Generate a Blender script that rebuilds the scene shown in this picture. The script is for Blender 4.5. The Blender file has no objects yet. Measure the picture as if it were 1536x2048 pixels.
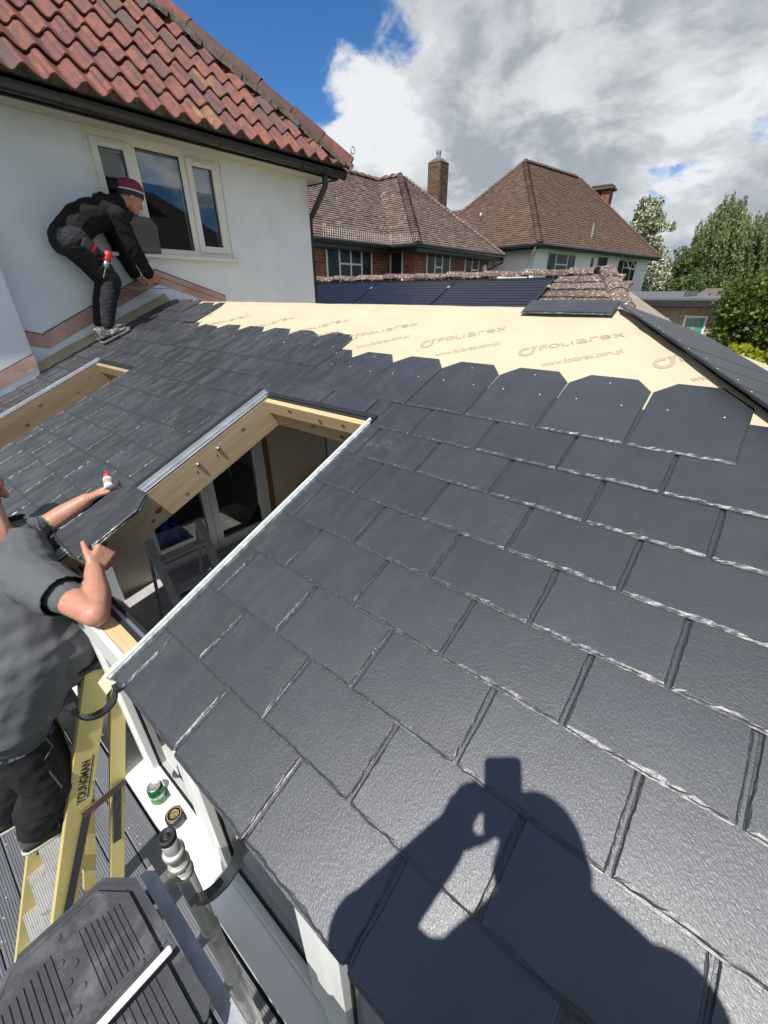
import bpy, bmesh, math, random
import numpy as np
from mathutils import Vector, Matrix, noise as mnoise

random.seed(7)
R = math.radians
scene = bpy.context.scene
COL = scene.collection

# ------------------------------------------------------------------ camera
CAM = Vector((1.11843, -0.15610, 1.02436))
_pit, _rol, _yaw = R(27.9145), R(-0.1875), R(-39.308)
_F = Vector((math.sin(_yaw) * math.cos(_pit), math.cos(_yaw) * math.cos(_pit), -math.sin(_pit)))
_R = Vector((math.cos(_yaw), -math.sin(_yaw), 0))
_U = _R.cross(_F)
_R2 = math.cos(_rol) * _R + math.sin(_rol) * _U
_U2 = -math.sin(_rol) * _R + math.cos(_rol) * _U
cam_data = bpy.data.cameras.new('camera')
cam = bpy.data.objects.new('camera', cam_data)
COL.objects.link(cam)
cam.matrix_world = Matrix(((_R2.x, _U2.x, -_F.x, CAM.x), (_R2.y, _U2.y, -_F.y, CAM.y),
                           (_R2.z, _U2.z, -_F.z, CAM.z), (0, 0, 0, 1)))
cam_data.sensor_fit = 'HORIZONTAL'
cam_data.sensor_width = 36
cam_data.lens = 36 * 830.6 / 1536
cam_data.clip_start = 0.01
cam_data.clip_end = 2000
scene.camera = cam

# ------------------------------------------------------------------ sky, clouds, sun, exposure
SUN = Vector((0.1306, -0.5297, 0.8381)).normalized()          # towards the sun
world = bpy.data.worlds.new('World')
scene.world = world
world.use_nodes = True
wt = world.node_tree
wt.nodes.clear()


class NT:
    """tiny node-graph helper"""
    def __init__(s, t): s.t = t
    def n(s, typ, **kw):
        nd = s.t.nodes.new(typ)
        for k, v in kw.items():
            if k == 'inp':
                for kk, vv in v.items():
                    if hasattr(vv, 'is_output'): s.t.links.new(vv, nd.inputs[kk])
                    else: nd.inputs[kk].default_value = vv
            else: setattr(nd, k, v)
        return nd
    def math(s, op, a, b=0.0, c=0.0, clamp=False):
        nd = s.n('ShaderNodeMath', operation=op, use_clamp=clamp, inp={0: a, 1: b, 2: c})
        return nd.outputs[0]
    def vmath(s, op, a, b=(0, 0, 0), out=0):
        nd = s.n('ShaderNodeVectorMath', operation=op, inp={0: a, 1: b})
        return nd.outputs[out]
    def mix(s, f, a, b, mode='MIX'):
        nd = s.n('ShaderNodeMix', data_type='RGBA', blend_type=mode, inp={0: f, 6: a, 7: b})
        return nd.outputs[2]
    def ramp(s, f, stops, interp='LINEAR'):
        nd = s.n('ShaderNodeValToRGB', inp={0: f})
        nd.color_ramp.interpolation = interp
        el = nd.color_ramp.elements
        while len(el) < len(stops): el.new(0.5)
        for e, (p, c) in zip(el, stops):
            e.position = p
            e.color = (c, c, c, 1) if not isinstance(c, tuple) else (c + (1,))[:4]
        return nd.outputs[0]
    def noise(s, vec, scale, detail=4, rough=0.5, dist=0.0, out=0):
        return s.n('ShaderNodeTexNoise', inp={'Vector': vec, 'Scale': scale, 'Detail': detail,
                                              'Roughness': rough, 'Distortion': dist}).outputs[out]
    def smooth(s, x, a, b):
        nd = s.n('ShaderNodeMapRange', interpolation_type='SMOOTHSTEP', inp={0: x, 1: a, 2: b, 3: 0.0, 4: 1.0})
        return nd.outputs[0]


g = NT(wt)
out = g.n('ShaderNodeOutputWorld')
bg = g.n('ShaderNodeBackground', inp={'Strength': 0.080})
wt.links.new(bg.outputs[0], out.inputs[0])
sky = g.n('ShaderNodeTexSky', sky_type='NISHITA', sun_disc=False, sun_elevation=math.asin(SUN.z),
          sun_rotation=math.atan2(SUN.x, SUN.y), air_density=1.0, dust_density=0.25, ozone_density=2.6, altitude=60)
dirv = g.n('ShaderNodeTexCoord').outputs['Generated']
sep = g.n('ShaderNodeSeparateXYZ', inp={0: dirv})
zc = g.math('MAXIMUM', sep.outputs[2], 0.0)
# cloud layer: directions projected on a flat layer, softened towards the horizon
den = g.math('ADD', zc, 0.42)
px_ = g.math('DIVIDE', sep.outputs[0], den)
py_ = g.math('DIVIDE', sep.outputs[1], den)
lay = g.n('ShaderNodeCombineXYZ', inp={0: px_, 1: py_, 2: g.math('MULTIPLY', zc, 0.9)}).outputs[0]
warp = g.vmath('SCALE', g.n('ShaderNodeTexNoise', inp={'Vector': lay, 'Scale': 2.2, 'Detail': 3.0}).outputs['Color'])
warp.node.inputs['Scale'].default_value = 0.22
layw = g.vmath('ADD', lay, warp)
n_big = g.noise(layw, 1.6, 9, 0.56)
n_fine = g.noise(layw, 7.0, 8, 0.62)


def dir_bump(d, width, soft):
    """smooth patch of sky around a direction"""
    dt = g.vmath('DOT_PRODUCT', g.vmath('NORMALIZE', dirv), d, out='Value')
    return g.smooth(dt, math.cos(R(width + soft)), math.cos(R(max(width - soft, 0.0))))




SKY_PATCHES = [((-0.80, 0.47, 0.38), 12, 7, -0.36), ((-0.64, 0.65, 0.42), 7, 7, -0.20), ((-0.56, 0.777, 0.281), 2.6, 2.6, -0.13), ((-0.08, 0.97, 0.227), 2.2, 2.2, -0.19), ((-0.30, 0.90, 0.30), 2.5, 2.5, -0.09),
               ((-0.168, 0.976, 0.142), 2.4, 2.4, -0.19), ((-0.72, 0.64, 0.235), 9, 5, 0.20), ((-0.10, 0.90, 0.32), 40, 12, 0.27)]
CUMULUS = (-0.72, 0.65, 0.235)
cov = g.math('ADD', g.math('MULTIPLY', n_big, 0.72), g.math('MULTIPLY', n_fine, 0.42))
cov = g.math('ADD', cov, -0.07)
# a clear gap of blue in the north-west, broken cloud elsewhere
for (d, w, s_, amt) in SKY_PATCHES:
    cov = g.math('ADD', cov, g.math('MULTIPLY', dir_bump(d, w, s_), amt))
mask = g.smooth(cov, 0.43, 0.54)
thick = g.smooth(cov, 0.54, 0.92)
lightn = g.noise(g.vmath('ADD', layw, (3.1, 1.7, 0.4)), 4.2, 9, 0.58)
shade = g.math('ADD', g.math('MULTIPLY', thick, 0.62), g.math('MULTIPLY', g.smooth(lightn, 0.40, 0.62), -0.70), clamp=False)
shade = g.math('ADD', shade, 0.52)
shade = g.math('ADD', shade, g.math('MULTIPLY', dir_bump(CUMULUS, 8, 7), -0.55), clamp=True)
ccol = g.mix(shade, (8.4, 8.6, 8.8, 1), (3.7, 4.1, 4.6, 1))
skyc = g.mix(1.0, sky.outputs[0], (0.46, 0.86, 1.25, 1), 'MULTIPLY')
final = g.mix(mask, skyc, ccol)
wt.links.new(final, bg.inputs['Color'])

sun_data = bpy.data.lights.new('sun', 'SUN')
sun_data.energy = 5.0
sun_data.angle = R(0.53)
sun_data.color = (1.0, 0.97, 0.925)
sun = bpy.data.objects.new('sun', sun_data)
COL.objects.link(sun)
sun.rotation_euler = SUN.to_track_quat('Z', 'Y').to_euler()
sun.location = (0, 0, 30)

scene.render.engine = 'CYCLES'
vs = scene.view_settings
vs.view_transform = 'Standard'
vs.look = 'None'
vs.exposure = 0.34
vs.gamma = 1.0
vs.use_curve_mapping = False

# ------------------------------------------------------------------ scene-graph helpers
def thing(name, label, cat, loc=(0, 0, 0), group=None, rotz=0.0):
    o = bpy.data.objects.new(name, None)
    COL.objects.link(o)
    o.location = loc
    o.rotation_euler = (0, 0, rotz)
    o.empty_display_size = 0.1
    WM[o.name] = Matrix.LocRotScale(Vector(loc), o.rotation_euler, None)
    return tag(o, label, cat, group)


def tag(o, label=None, cat=None, group=None, kind=None):
    if label: o['label'] = label
    if cat: o['category'] = cat
    if group: o['group'] = group
    if kind: o['kind'] = kind
    return o


WM = {}        # world matrix of every object placed so far


def link(name, me, parent=None, mat=None, matrix=None):
    o = bpy.data.objects.new(name, me)
    COL.objects.link(o)
    mw = matrix if matrix is not None else Matrix.Identity(4)
    if parent is not None:
        o.parent = parent
        o.matrix_local = world_of(parent).inverted() @ mw
    elif matrix is not None:
        o.matrix_local = mw
    WM[o.name] = mw.copy()
    if mat is not None and len(me.materials) == 0:
        me.materials.append(mat)
    return o


def world_of(o):
    return WM[o.name]


class MB:
    """collects geometry (world coordinates) for one mesh"""
    def __init__(s):
        s.v, s.f, s.m, s.c = [], [], [], []
    def add(s, vs, fs, m=0, col=None):
        b = len(s.v)
        s.v += [tuple(p) for p in vs]
        s.f += [tuple(i + b for i in f) for f in fs]
        s.m += [m] * len(fs)
        s.c += [col] * len(fs)
    def hexa(s, P, m=0, col=None):
        s.add(P, [(0, 3, 2, 1), (4, 5, 6, 7), (0, 1, 5, 4), (1, 2, 6, 5), (2, 3, 7, 6), (3, 0, 4, 7)], m, col)
    def box(s, a, b, m=0, col=None):
        (x0, y0, z0), (x1, y1, z1) = a, b
        s.hexa([(x0, y0, z0), (x1, y0, z0), (x1, y1, z0), (x0, y1, z0),
                (x0, y0, z1), (x1, y0, z1), (x1, y1, z1), (x0, y1, z1)], m, col)
    def obox(s, c, ax, ay, az, m=0, col=None):
        c = Vector(c); ax, ay, az = Vector(ax), Vector(ay), Vector(az)
        P = [c + i * ax + j * ay + k * az for k in (-1, 1) for i, j in ((-1, -1), (1, -1), (1, 1), (-1, 1))]
        s.hexa(P, m, col)
    def bar(s, a, b, w, h, up=(0, 0, 1), m=0, col=None):
        a, b = Vector(a), Vector(b)
        d = (b - a)
        dn = d.normalized()
        side = dn.cross(Vector(up))
        if side.length < 1e-4: side = dn.cross(Vector((1, 0, 0)))
        side.normalize()
        upv = side.cross(dn).normalized()
        s.obox((a + b) / 2, d / 2, side * w / 2, upv * h / 2, m, col)
    def quad(s, a, b, c, d, m=0, col=None):
        s.add([a, b, c, d], [(0, 1, 2, 3)], m, col)
    def poly(s, pts, m=0, col=None):
        s.add(pts, [tuple(range(len(pts)))], m, col)
    def tube(s, pts, rad, n=10, m=0, caps=True, col=None):
        pts = [Vector(p) for p in pts]
        if not isinstance(rad, (list, tuple)): rad = [rad] * len(pts)
        base = len(s.v)
        vs, fs = [], []
        t0 = (pts[1] - pts[0]).normalized()
        ref = t0.orthogonal().normalized()
        for i, p in enumerate(pts):
            t = (pts[min(i + 1, len(pts) - 1)] - pts[max(i - 1, 0)]).normalized()
            ref = (ref - t * ref.dot(t))
            if ref.length < 1e-6: ref = t.orthogonal()
            ref.normalize()
            bi = t.cross(ref)
            for k in range(n):
                a = 2 * math.pi * k / n
                vs.append(p + rad[i] * (math.cos(a) * ref + math.sin(a) * bi))
        for i in range(len(pts) - 1):
            for k in range(n):
                k2 = (k + 1) % n
                fs.append((i * n + k, i * n + k2, (i + 1) * n + k2, (i + 1) * n + k))
        if caps:
            fs.append(tuple(reversed(range(n))))
            fs.append(tuple(range((len(pts) - 1) * n, len(pts) * n)))
        s.add(vs, fs, m, col)
    def lathe(s, o, ax, prof, n=20, m=0):
        """profile [(radius, height)] about axis ax from o"""
        o, ax = Vector(o), Vector(ax).normalized()
        r = ax.orthogonal().normalized(); b = ax.cross(r)
        vs, fs = [], []
        for (rad, h) in prof:
            for k in range(n):
                a = 2 * math.pi * k / n
                vs.append(o + ax * h + max(rad, 1e-5) * (math.cos(a) * r + math.sin(a) * b))
        for i in range(len(prof) - 1):
            for k in range(n):
                k2 = (k + 1) % n
                fs.append((i * n + k, i * n + k2, (i + 1) * n + k2, (i + 1) * n + k))
        fs.append(tuple(reversed(range(n))))
        fs.append(tuple(range((len(prof) - 1) * n, len(prof) * n)))
        s.add(vs, fs, m)
    def extrude(s, prof, o, ax, ay, d, m=0, col=None, closed=True):
        """2-D profile (list of (a,b)) in the plane ax,ay at o, swept by vector d"""
        o, ax, ay, d = Vector(o), Vector(ax), Vector(ay), Vector(d)
        n = len(prof)
        A = [o + ax * p[0] + ay * p[1] for p in prof]
        vs = A + [p + d for p in A]
        fs = [(i, (i + 1) % n, n + (i + 1) % n, n + i) for i in range(n if closed else n - 1)]
        if closed: fs += [tuple(reversed(range(n))), tuple(range(n, 2 * n))]
        s.add(vs, fs, m, col)
    def mesh(s, name='mesh', mats=(), smooth=False):
        me = bpy.data.meshes.new(name)
        me.from_pydata(s.v, [], s.f)
        for mt in mats: me.materials.append(mt)
        if any(s.m): me.polygons.foreach_set('material_index', s.m)
        if smooth: me.polygons.foreach_set('use_smooth', [True] * len(s.f))
        if any(c is not None for c in s.c):
            at = me.color_attributes.new('tint', 'FLOAT_COLOR', 'CORNER')
            buf = []
            for f, c in zip(s.f, s.c):
                c = c or (1, 1, 1)
                buf += [c[0], c[1], c[2], 1.0] * len(f)
            at.data.foreach_set('color', buf)
        bm = bmesh.new(); bm.from_mesh(me)
        bmesh.ops.recalc_face_normals(bm, faces=bm.faces)
        bm.to_mesh(me); bm.free()
        me.update()
        return me
    def build(s, name, mat, parent=None, smooth=False, bevel=0.0, seg=2):
        mats = mat if isinstance(mat, (list, tuple)) else [mat]
        me = s.mesh(name, mats, smooth)
        if bevel:
            bm = bmesh.new(); bm.from_mesh(me)
            bmesh.ops.remove_doubles(bm, verts=bm.verts, dist=1e-6)
            es = [e for e in bm.edges if len(e.link_faces) == 2 and e.calc_face_angle(0) > 0.5]
            bmesh.ops.bevel(bm, geom=es, offset=bevel, segments=seg, affect='EDGES', clamp_overlap=True)
            bm.to_mesh(me); bm.free()
        return link(name, me, parent)


def smooth_by_angle(me, ang=40):
    me.polygons.foreach_set('use_smooth', [True] * len(me.polygons))
    try: me.set_sharp_from_angle(angle=R(ang))
    except Exception: pass


# ------------------------------------------------------------------ materials
MATS = {}


def mat(name, col, rough=0.6, col2=None, nscale=8.0, ncontrast=(0.35, 0.65), bump=0.0, bscale=60.0, bdetail=5,
        metal=0.0, spec=0.5, stretch=(1, 1, 1), coord='Object', rand=0.0, rough2=None, trans=0.0, tint=False,
        dirt=None, dscale=3.0, damt=(0.55, 0.72), coat=0.0, bdist=0.01, sheen=0.0, alpha=None, emit=None):
    if name in MATS: return MATS[name]
    m = bpy.data.materials.new(name)
    m.use_nodes = True
    t = NT(m.node_tree)
    b = m.node_tree.nodes['Principled BSDF']
    b.inputs['Metallic'].default_value = metal
    b.inputs['Specular IOR Level'].default_value = spec
    b.inputs['Roughness'].default_value = rough
    b.inputs['Transmission Weight'].default_value = trans
    b.inputs['Coat Weight'].default_value = coat
    b.inputs['Sheen Weight'].default_value = sheen
    tc = t.n('ShaderNodeTexCoord').outputs[coord]
    oi = t.n('ShaderNodeObjectInfo').outputs['Random']
    off = t.n('ShaderNodeCombineXYZ', inp={0: t.math('MULTIPLY', oi, 37.0), 1: t.math('MULTIPLY', oi, 91.0), 2: oi}).outputs[0]
    vec = t.vmath('ADD', t.vmath('MULTIPLY', tc, stretch), off)
    c1 = col + (1,)
    c = None
    if col2 is not None:
        f = t.ramp(t.noise(vec, nscale, 6, 0.6), [(ncontrast[0], 0.0), (ncontrast[1], 1.0)])
        c = t.mix(f, c1, col2 + (1,))
    else:
        c = t.mix(0.0, c1, c1)
    if dirt is not None:
        f = t.ramp(t.noise(vec, dscale, 7, 0.65), [(damt[0], 0.0), (damt[1], 1.0)])
        c = t.mix(f, c, dirt + (1,))
    if rand:
        k = t.math('MULTIPLY_ADD', oi, 2 * rand, 1 - rand)
        c = t.mix(1.0, c, t.n('ShaderNodeCombineColor', inp={0: k, 1: k, 2: k}).outputs[0], 'MULTIPLY')
    if tint:
        c = t.mix(1.0, c, t.n('ShaderNodeAttribute', attribute_name='tint').outputs['Color'], 'MULTIPLY')
    m.node_tree.links.new(c, b.inputs['Base Color'])
    if rough2 is not None:
        rr = t.math('MULTIPLY_ADD', t.noise(vec, nscale * 1.7, 5, 0.6), rough2 - rough, rough)
        m.node_tree.links.new(rr, b.inputs['Roughness'])
    if bump:
        bn = t.n('ShaderNodeBump', inp={'Strength': bump, 'Distance': bdist, 'Height': t.noise(vec, bscale, bdetail, 0.6)})
        m.node_tree.links.new(bn.outputs[0], b.inputs['Normal'])
    if emit:
        b.inputs['Emission Color'].default_value = emit + (1,)
        b.inputs['Emission Strength'].default_value = 1.0
    MATS[name] = m
    return m


def glass_mat(name, col=(0.02, 0.025, 0.03), rough=0.02):
    """window pane: dark room behind, mirror-like front"""
    return mat(name, col, rough=rough, spec=0.8, coat=0.6)


def clear_glass(name='clear_glass', tint=(0.88, 0.90, 0.90), boost=0.03):
    if name in MATS: return MATS[name]
    m = bpy.data.materials.new(name); m.use_nodes = True
    t = NT(m.node_tree); m.node_tree.nodes.clear()
    o = t.n('ShaderNodeOutputMaterial')
    fr = t.n('ShaderNodeFresnel', inp={'IOR': 1.55}).outputs[0]
    f = t.math('ADD', t.math('MULTIPLY', fr, 1.0), boost, clamp=True)
    a = t.n('ShaderNodeBsdfTransparent', inp={'Color': tint + (1,)}); b = t.n('ShaderNodeBsdfGlossy', inp={'Roughness': 0.01})
    mx = t.n('ShaderNodeMixShader', inp={0: f})
    m.node_tree.links.new(a.outputs[0], mx.inputs[1]); m.node_tree.links.new(b.outputs[0], mx.inputs[2])
    m.node_tree.links.new(mx.outputs[0], o.inputs[0])
    MATS[name] = m
    return m


def slate_material():
    m = bpy.data.materials.new('slate')
    m.use_nodes = True
    t = NT(m.node_tree)
    b = m.node_tree.nodes['Principled BSDF']
    tc = t.n('ShaderNodeTexCoord').outputs['Object']
    oi = t.n('ShaderNodeObjectInfo').outputs['Random']
    off = t.n('ShaderNodeCombineXYZ', inp={0: t.math('MULTIPLY', oi, 37.0), 1: t.math('MULTIPLY', oi, 91.0), 2: 0.0}).outputs[0]
    vec = t.vmath('ADD', tc, off)
    # riven grain, drawn out at a slant that differs from slate to slate
    rot = t.n('ShaderNodeVectorRotate', rotation_type='Z_AXIS', inp={'Vector': vec, 'Angle': t.math('MULTIPLY_ADD', oi, 1.2, 0.2)}).outputs[0]
    gr = t.noise(t.vmath('MULTIPLY', rot, (1.0, 2.2, 1.0)), 135, 7, 0.58, 0.8)
    co = t.noise(vec, 9, 5, 0.55)
    fine = t.noise(vec, 420, 3, 0.6)
    h = t.math('ADD', t.math('MULTIPLY', gr, 1.0), t.math('MULTIPLY_ADD', co, 0.9, t.math('MULTIPLY', fine, 0.08)))
    bn = t.n('ShaderNodeBump', inp={'Strength': 0.46, 'Distance': 0.0018, 'Height': h})
    m.node_tree.links.new(bn.outputs[0], b.inputs['Normal'])
    base = t.mix(t.ramp(co, [(0.3, 0.0), (0.7, 1.0)]), (0.011, 0.0135, 0.018, 1), (0.019, 0.022, 0.027, 1))
    k = t.math('MULTIPLY_ADD', oi, 0.6, 0.72)
    base = t.mix(1.0, base, t.n('ShaderNodeCombineColor', inp={0: k, 1: k, 2: k}).outputs[0], 'MULTIPLY')
    # dust trodden into the finished slates (more of it towards the house, where people have walked)
    geo = t.n('ShaderNodeNewGeometry').outputs['Position']
    px = t.n('ShaderNodeSeparateXYZ', inp={0: geo}).outputs[0]
    walk = t.math('MULTIPLY', t.smooth(px, 1.4, -2.6), 0.55)
    d1 = t.ramp(t.noise(t.vmath('MULTIPLY', geo, (2.6, 0.8, 0.8)), 7.5, 8, 0.66), [(0.43, 0.0), (0.78, 1.0)])
    d2 = t.ramp(t.noise(geo, 190, 4, 0.7), [(0.66, 0.0), (0.74, 1.0)])
    scuff = t.math('MULTIPLY', t.ramp(t.noise(geo, 3.1, 9, 0.72, 0.8), [(0.60, 0.0), (0.72, 1.0)]), t.ramp(t.noise(geo, 38, 6, 0.7), [(0.45, 0.0), (0.7, 0.45)]))
    d1 = t.math('ADD', t.math('MULTIPLY', d1, 0.9), 0.0)
    dust = t.math('ADD', t.math('ADD', t.math('MULTIPLY', d1, walk), scuff), t.math('MULTIPLY', d2, t.math('MULTIPLY_ADD', walk, 0.4, 0.05)), clamp=True)
    base = t.mix(t.math('MULTIPLY', dust, 0.55), base, (0.22, 0.225, 0.22, 1))
    m.node_tree.links.new(base, b.inputs['Base Color'])
    rr = t.math('MULTIPLY_ADD', gr, 0.14, 0.375)
    rr = t.math('ADD', rr, t.math('MULTIPLY', dust, 0.18))
    m.node_tree.links.new(rr, b.inputs['Roughness'])
    b.inputs['Specular IOR Level'].default_value = 1.0
    b.inputs['IOR'].default_value = 1.58
    return m


def wood_material(name, c1, c2, along='X', pitch=0.0, rough=0.6, knots=True):
    """planed softwood, grain drawn out along one axis"""
    m = bpy.data.materials.new(name)
    m.use_nodes = True
    t = NT(m.node_tree)
    b = m.node_tree.nodes['Principled BSDF']
    tc = t.n('ShaderNodeTexCoord').outputs['Object']
    v = t.n('ShaderNodeVectorRotate', rotation_type='X_AXIS', inp={'Vector': tc, 'Angle': -pitch}).outputs[0]
    st = {'X': (0.06, 1, 1), 'Y': (1, 0.06, 1), 'Z': (1, 1, 0.06)}[along]
    sk = {'X': (0.4, 1, 0), 'Y': (0, 0.4, 1), 'Z': (0, 1, 0.4)}[along]
    kn = t.n('ShaderNodeTexVoronoi', feature='F1', inp={'Vector': t.vmath('MULTIPLY', v, sk), 'Scale': 5.0}).outputs['Distance']
    bend = t.math('MULTIPLY', t.smooth(kn, 0.22, 0.0), 0.05)
    vg = t.vmath('ADD', t.vmath('MULTIPLY', v, st), t.n('ShaderNodeCombineXYZ', inp={0: bend, 1: bend, 2: bend}).outputs[0])
    gr = t.noise(vg, 60, 3, 0.5, 0.3)
    gr2 = t.noise(vg, 14, 4, 0.6, 0.6)
    c = t.mix(t.ramp(gr, [(0.35, 0.0), (0.7, 1.0)]), c1 + (1,), c2 + (1,))
    c = t.mix(t.ramp(gr2, [(0.35, 0.0), (0.75, 0.6)]), c, (c2[0] * .8, c2[1] * .78, c2[2] * .75, 1))
    if knots:
        c = t.mix(t.ramp(kn, [(0.06, 1.0), (0.10, 0.4), (0.16, 0.0)]), c, (c1[0] * .30, c1[1] * .2, c1[2] * .14, 1))
    m.node_tree.links.new(c, b.inputs['Base Color'])
    b.inputs['Roughness'].default_value = rough
    bn = t.n('ShaderNodeBump', inp={'Strength': 0.15, 'Distance': 0.001, 'Height': gr})
    m.node_tree.links.new(bn.outputs[0], b.inputs['Normal'])
    MATS[name] = m
    return m


M_SLATE = slate_material()
M_RIM = mat('slate_rim', (0.022, 0.024, 0.027), 0.36, (0.042, 0.044, 0.047), 120, ncontrast=(.45, .75), bump=.5, bscale=160, bdist=.002, spec=.9, rough2=.46)
M_PINE = wood_material('pine', (0.56, 0.425, 0.27), (0.47, 0.34, 0.20), 'Y', R(23.084))
M_PINE_X = wood_material('pine_crosswise', (0.62, 0.45, 0.25), (0.52, 0.36, 0.19), 'X')
M_PINE_OLD = wood_material('pine_weathered', (0.40, 0.30, 0.18), (0.32, 0.23, 0.13), 'Y', R(23.084))
M_OAK = wood_material('oak_brown', (0.30, 0.15, 0.06), (0.22, 0.10, 0.04), 'Z', knots=False)
M_ALU = mat('aluminium', (0.72, 0.74, 0.76), 0.32, (0.6, 0.62, 0.64), 14, metal=0.9, rough2=0.45)
M_GALV = mat('galvanised_steel', (0.42, 0.44, 0.45), 0.45, (0.30, 0.31, 0.32), 22, metal=0.75, rough2=0.62, bump=0.1)
M_UPVC = mat('white_upvc', (0.80, 0.80, 0.78), 0.32, (0.76, 0.76, 0.74), 3, dirt=(0.55, 0.54, 0.50), dscale=7, damt=(0.66, 0.9))
M_BLACKP = mat('black_plastic', (0.015, 0.015, 0.016), 0.35, (0.025, 0.025, 0.026), 12)
M_RUBBER = mat('black_rubber', (0.012, 0.012, 0.013), 0.6)
M_MEMBRANE = mat('cream_membrane', (0.47, 0.395, 0.265), 0.62, (0.505, 0.43, 0.295), 5, bump=0.12, bscale=300, bdist=0.001,
                 dirt=(0.47, 0.385, 0.245), dscale=4, damt=(0.6, 0.85))
M_PRINT = mat('grey_print', (0.36, 0.29, 0.20), 0.7)
M_RENDER = mat('white_render', (0.74, 0.785, 0.82), 0.85, (0.68, 0.72, 0.75), 3, bump=0.5, bscale=170, bdist=0.004,
               dirt=(0.54, 0.55, 0.55), dscale=1.3, damt=(0.55, 0.9))
M_STEEL = mat('steel', (0.55, 0.56, 0.58), 0.25, metal=1.0)

# ------------------------------------------------------------------ ground
DECK_Z, FLOOR_Z = -2.43, -2.20
TH = R(23.084)
CT, ST = math.cos(TH), math.sin(TH)
E_S = Vector((0, CT, ST)); E_N = Vector((0, -ST, CT)); E_X = Vector((1, 0, 0))
RIDGE_S = 2.455
RIDGE_Y, RIDGE_Z = RIDGE_S * CT, RIDGE_S * ST
WALL_X = -3.84
HIP_X = 0.60                      # x of the ridge end, where the hip starts


def RP(x, s, h=0.0):
    return E_X * x + E_S * s + E_N * h


M_LAWN = mat('lawn', (0.05, 0.085, 0.025), 0.9, (0.08, 0.11, 0.03), 2.0, bump=0.6, bscale=60, bdist=0.03)
gm = MB()
gm.quad((-400, -400, DECK_Z - 0.16), (400, -400, DECK_Z - 0.16), (400, 600, DECK_Z - 0.16), (-400, 600, DECK_Z - 0.16))
tag(gm.build('ground', M_LAWN), kind='structure')

# decking: each grooved board is its own piece
M_DECK = mat('grey_deck_board', (0.085, 0.09, 0.098), 0.55, (0.12, 0.125, 0.135), 5, stretch=(0.25, 1, 1), rand=0.12,
             bump=0.15, bscale=90, rough2=0.7, dirt=(0.30, 0.30, 0.28), dscale=9, damt=(0.64, 0.8))
deck = MB()
deck.box((-6.5, -3.3, DECK_Z - 0.155), (4.5, 0.05, DECK_Z - 0.035))
deck_o = tag(deck.build('decking', mat('deck_joist', (0.03, 0.028, 0.026), 0.9)), kind='structure')
prof = []
bw = 0.138
ng = 9
for i in range(ng):
    x0 = 0.006 + i * (bw - 0.012) / ng
    x1 = 0.006 + (i + 1) * (bw - 0.012) / ng
    prof += [(x0 + 0.0008, 0.0), (x1 - 0.0052, 0.0), (x1 - 0.0046, -0.004), (x1 - 0.0004, -0.004)]
prof = [(0, -0.03), (0, -0.003), (0.003, 0.0)] + prof + [(bw - 0.003, 0.0), (bw, -0.003), (bw, -0.03)]
bmb = MB()
bmb.extrude(prof, (-3.6, 0, 0), (0, 1, 0), (0, 0, 1), (5.2, 0, 0))
board_me = bmb.mesh('deck_board', [M_DECK])
for i in range(23):
    y = 0.02 - (i + 1) * 0.146
    link('deck_board', board_me, deck_o, matrix=Matrix.Translation((random.uniform(-.03, .03) - 0.4 * (i % 2), y, DECK_Z)))

# ------------------------------------------------------------------ the conservatory
CONS = thing('conservatory', 'white framed conservatory with half slated dark grey roof and two open rooflights', 'conservatory', (0, 0, DECK_Z))

O1 = (-3.10, -2.50, 1.300)     # rooflight openings: x0, x1, top s
O2 = (-0.815, -0.085, 1.335)
MEM_H = -0.014


def mem_h(x, s):
    v = mnoise.noise(Vector((x * 2.3, s * 3.1, 4.2))) * 0.0028 + mnoise.noise(Vector((x * 7, s * 5, 1.7))) * 0.0012
    wgt = min(1, max(0, (s - 1.93) / .15)) * min(1, max(0, (x + 2.7) / .3)) * min(1, max(0, (RIDGE_S - s) / .1))
    cr = 1 - abs(mnoise.noise(Vector((x * 1.1, s * 6.5, 7.7)))) * 3.2
    v += wgt * (0.0055 * max(0, cr) + 0.006 * mnoise.noise(Vector((x * 3.7, s * 4.4, 2.2))) + 0.003)
    if s > 2.315: v += wgt * .0035
    return MEM_H + v


def grid_patch(mb, fn, a0, a1, b0, b1, na, nb, m=0):
    vs = [fn(a0 + (a1 - a0) * i / na, b0 + (b1 - b0) * j / nb) for j in range(nb + 1) for i in range(na + 1)]
    fs = [(j * (na + 1) + i, j * (na + 1) + i + 1, (j + 1) * (na + 1) + i + 1, (j + 1) * (na + 1) + i) for j in range(nb) for i in range(na)]
    mb.add(vs, fs, m)


# structural deck under the slates: front slope in strips round the openings
dk = MB()


def slab(mb, x0, x1, s0, s1, h0, h1, m=0):
    P = [RP(x0, s0, h0), RP(x1, s0, h0), RP(x1, s1, h0), RP(x0, s1, h0), RP(x0, s0, h1), RP(x1, s0, h1), RP(x1, s1, h1), RP(x0, s1, h1)]
    mb.hexa(P, m)


DT, DB = -0.019, -0.145
for (a, b) in ((WALL_X, O1[0] - 0.09), (O1[1], O2[0] - 0.10), (O2[1] + 0.012, HIP_X)):
    slab(dk, a + 0.001, b, 0.055, 1.298, DB, DT)
slab(dk, WALL_X + 0.001, O2[0] - 0.10, 1.300, RIDGE_S - 0.02, DB, DT)
slab(dk, O2[0] - 0.099, HIP_X, 1.336, RIDGE_S - 0.02, DB, DT)
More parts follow.
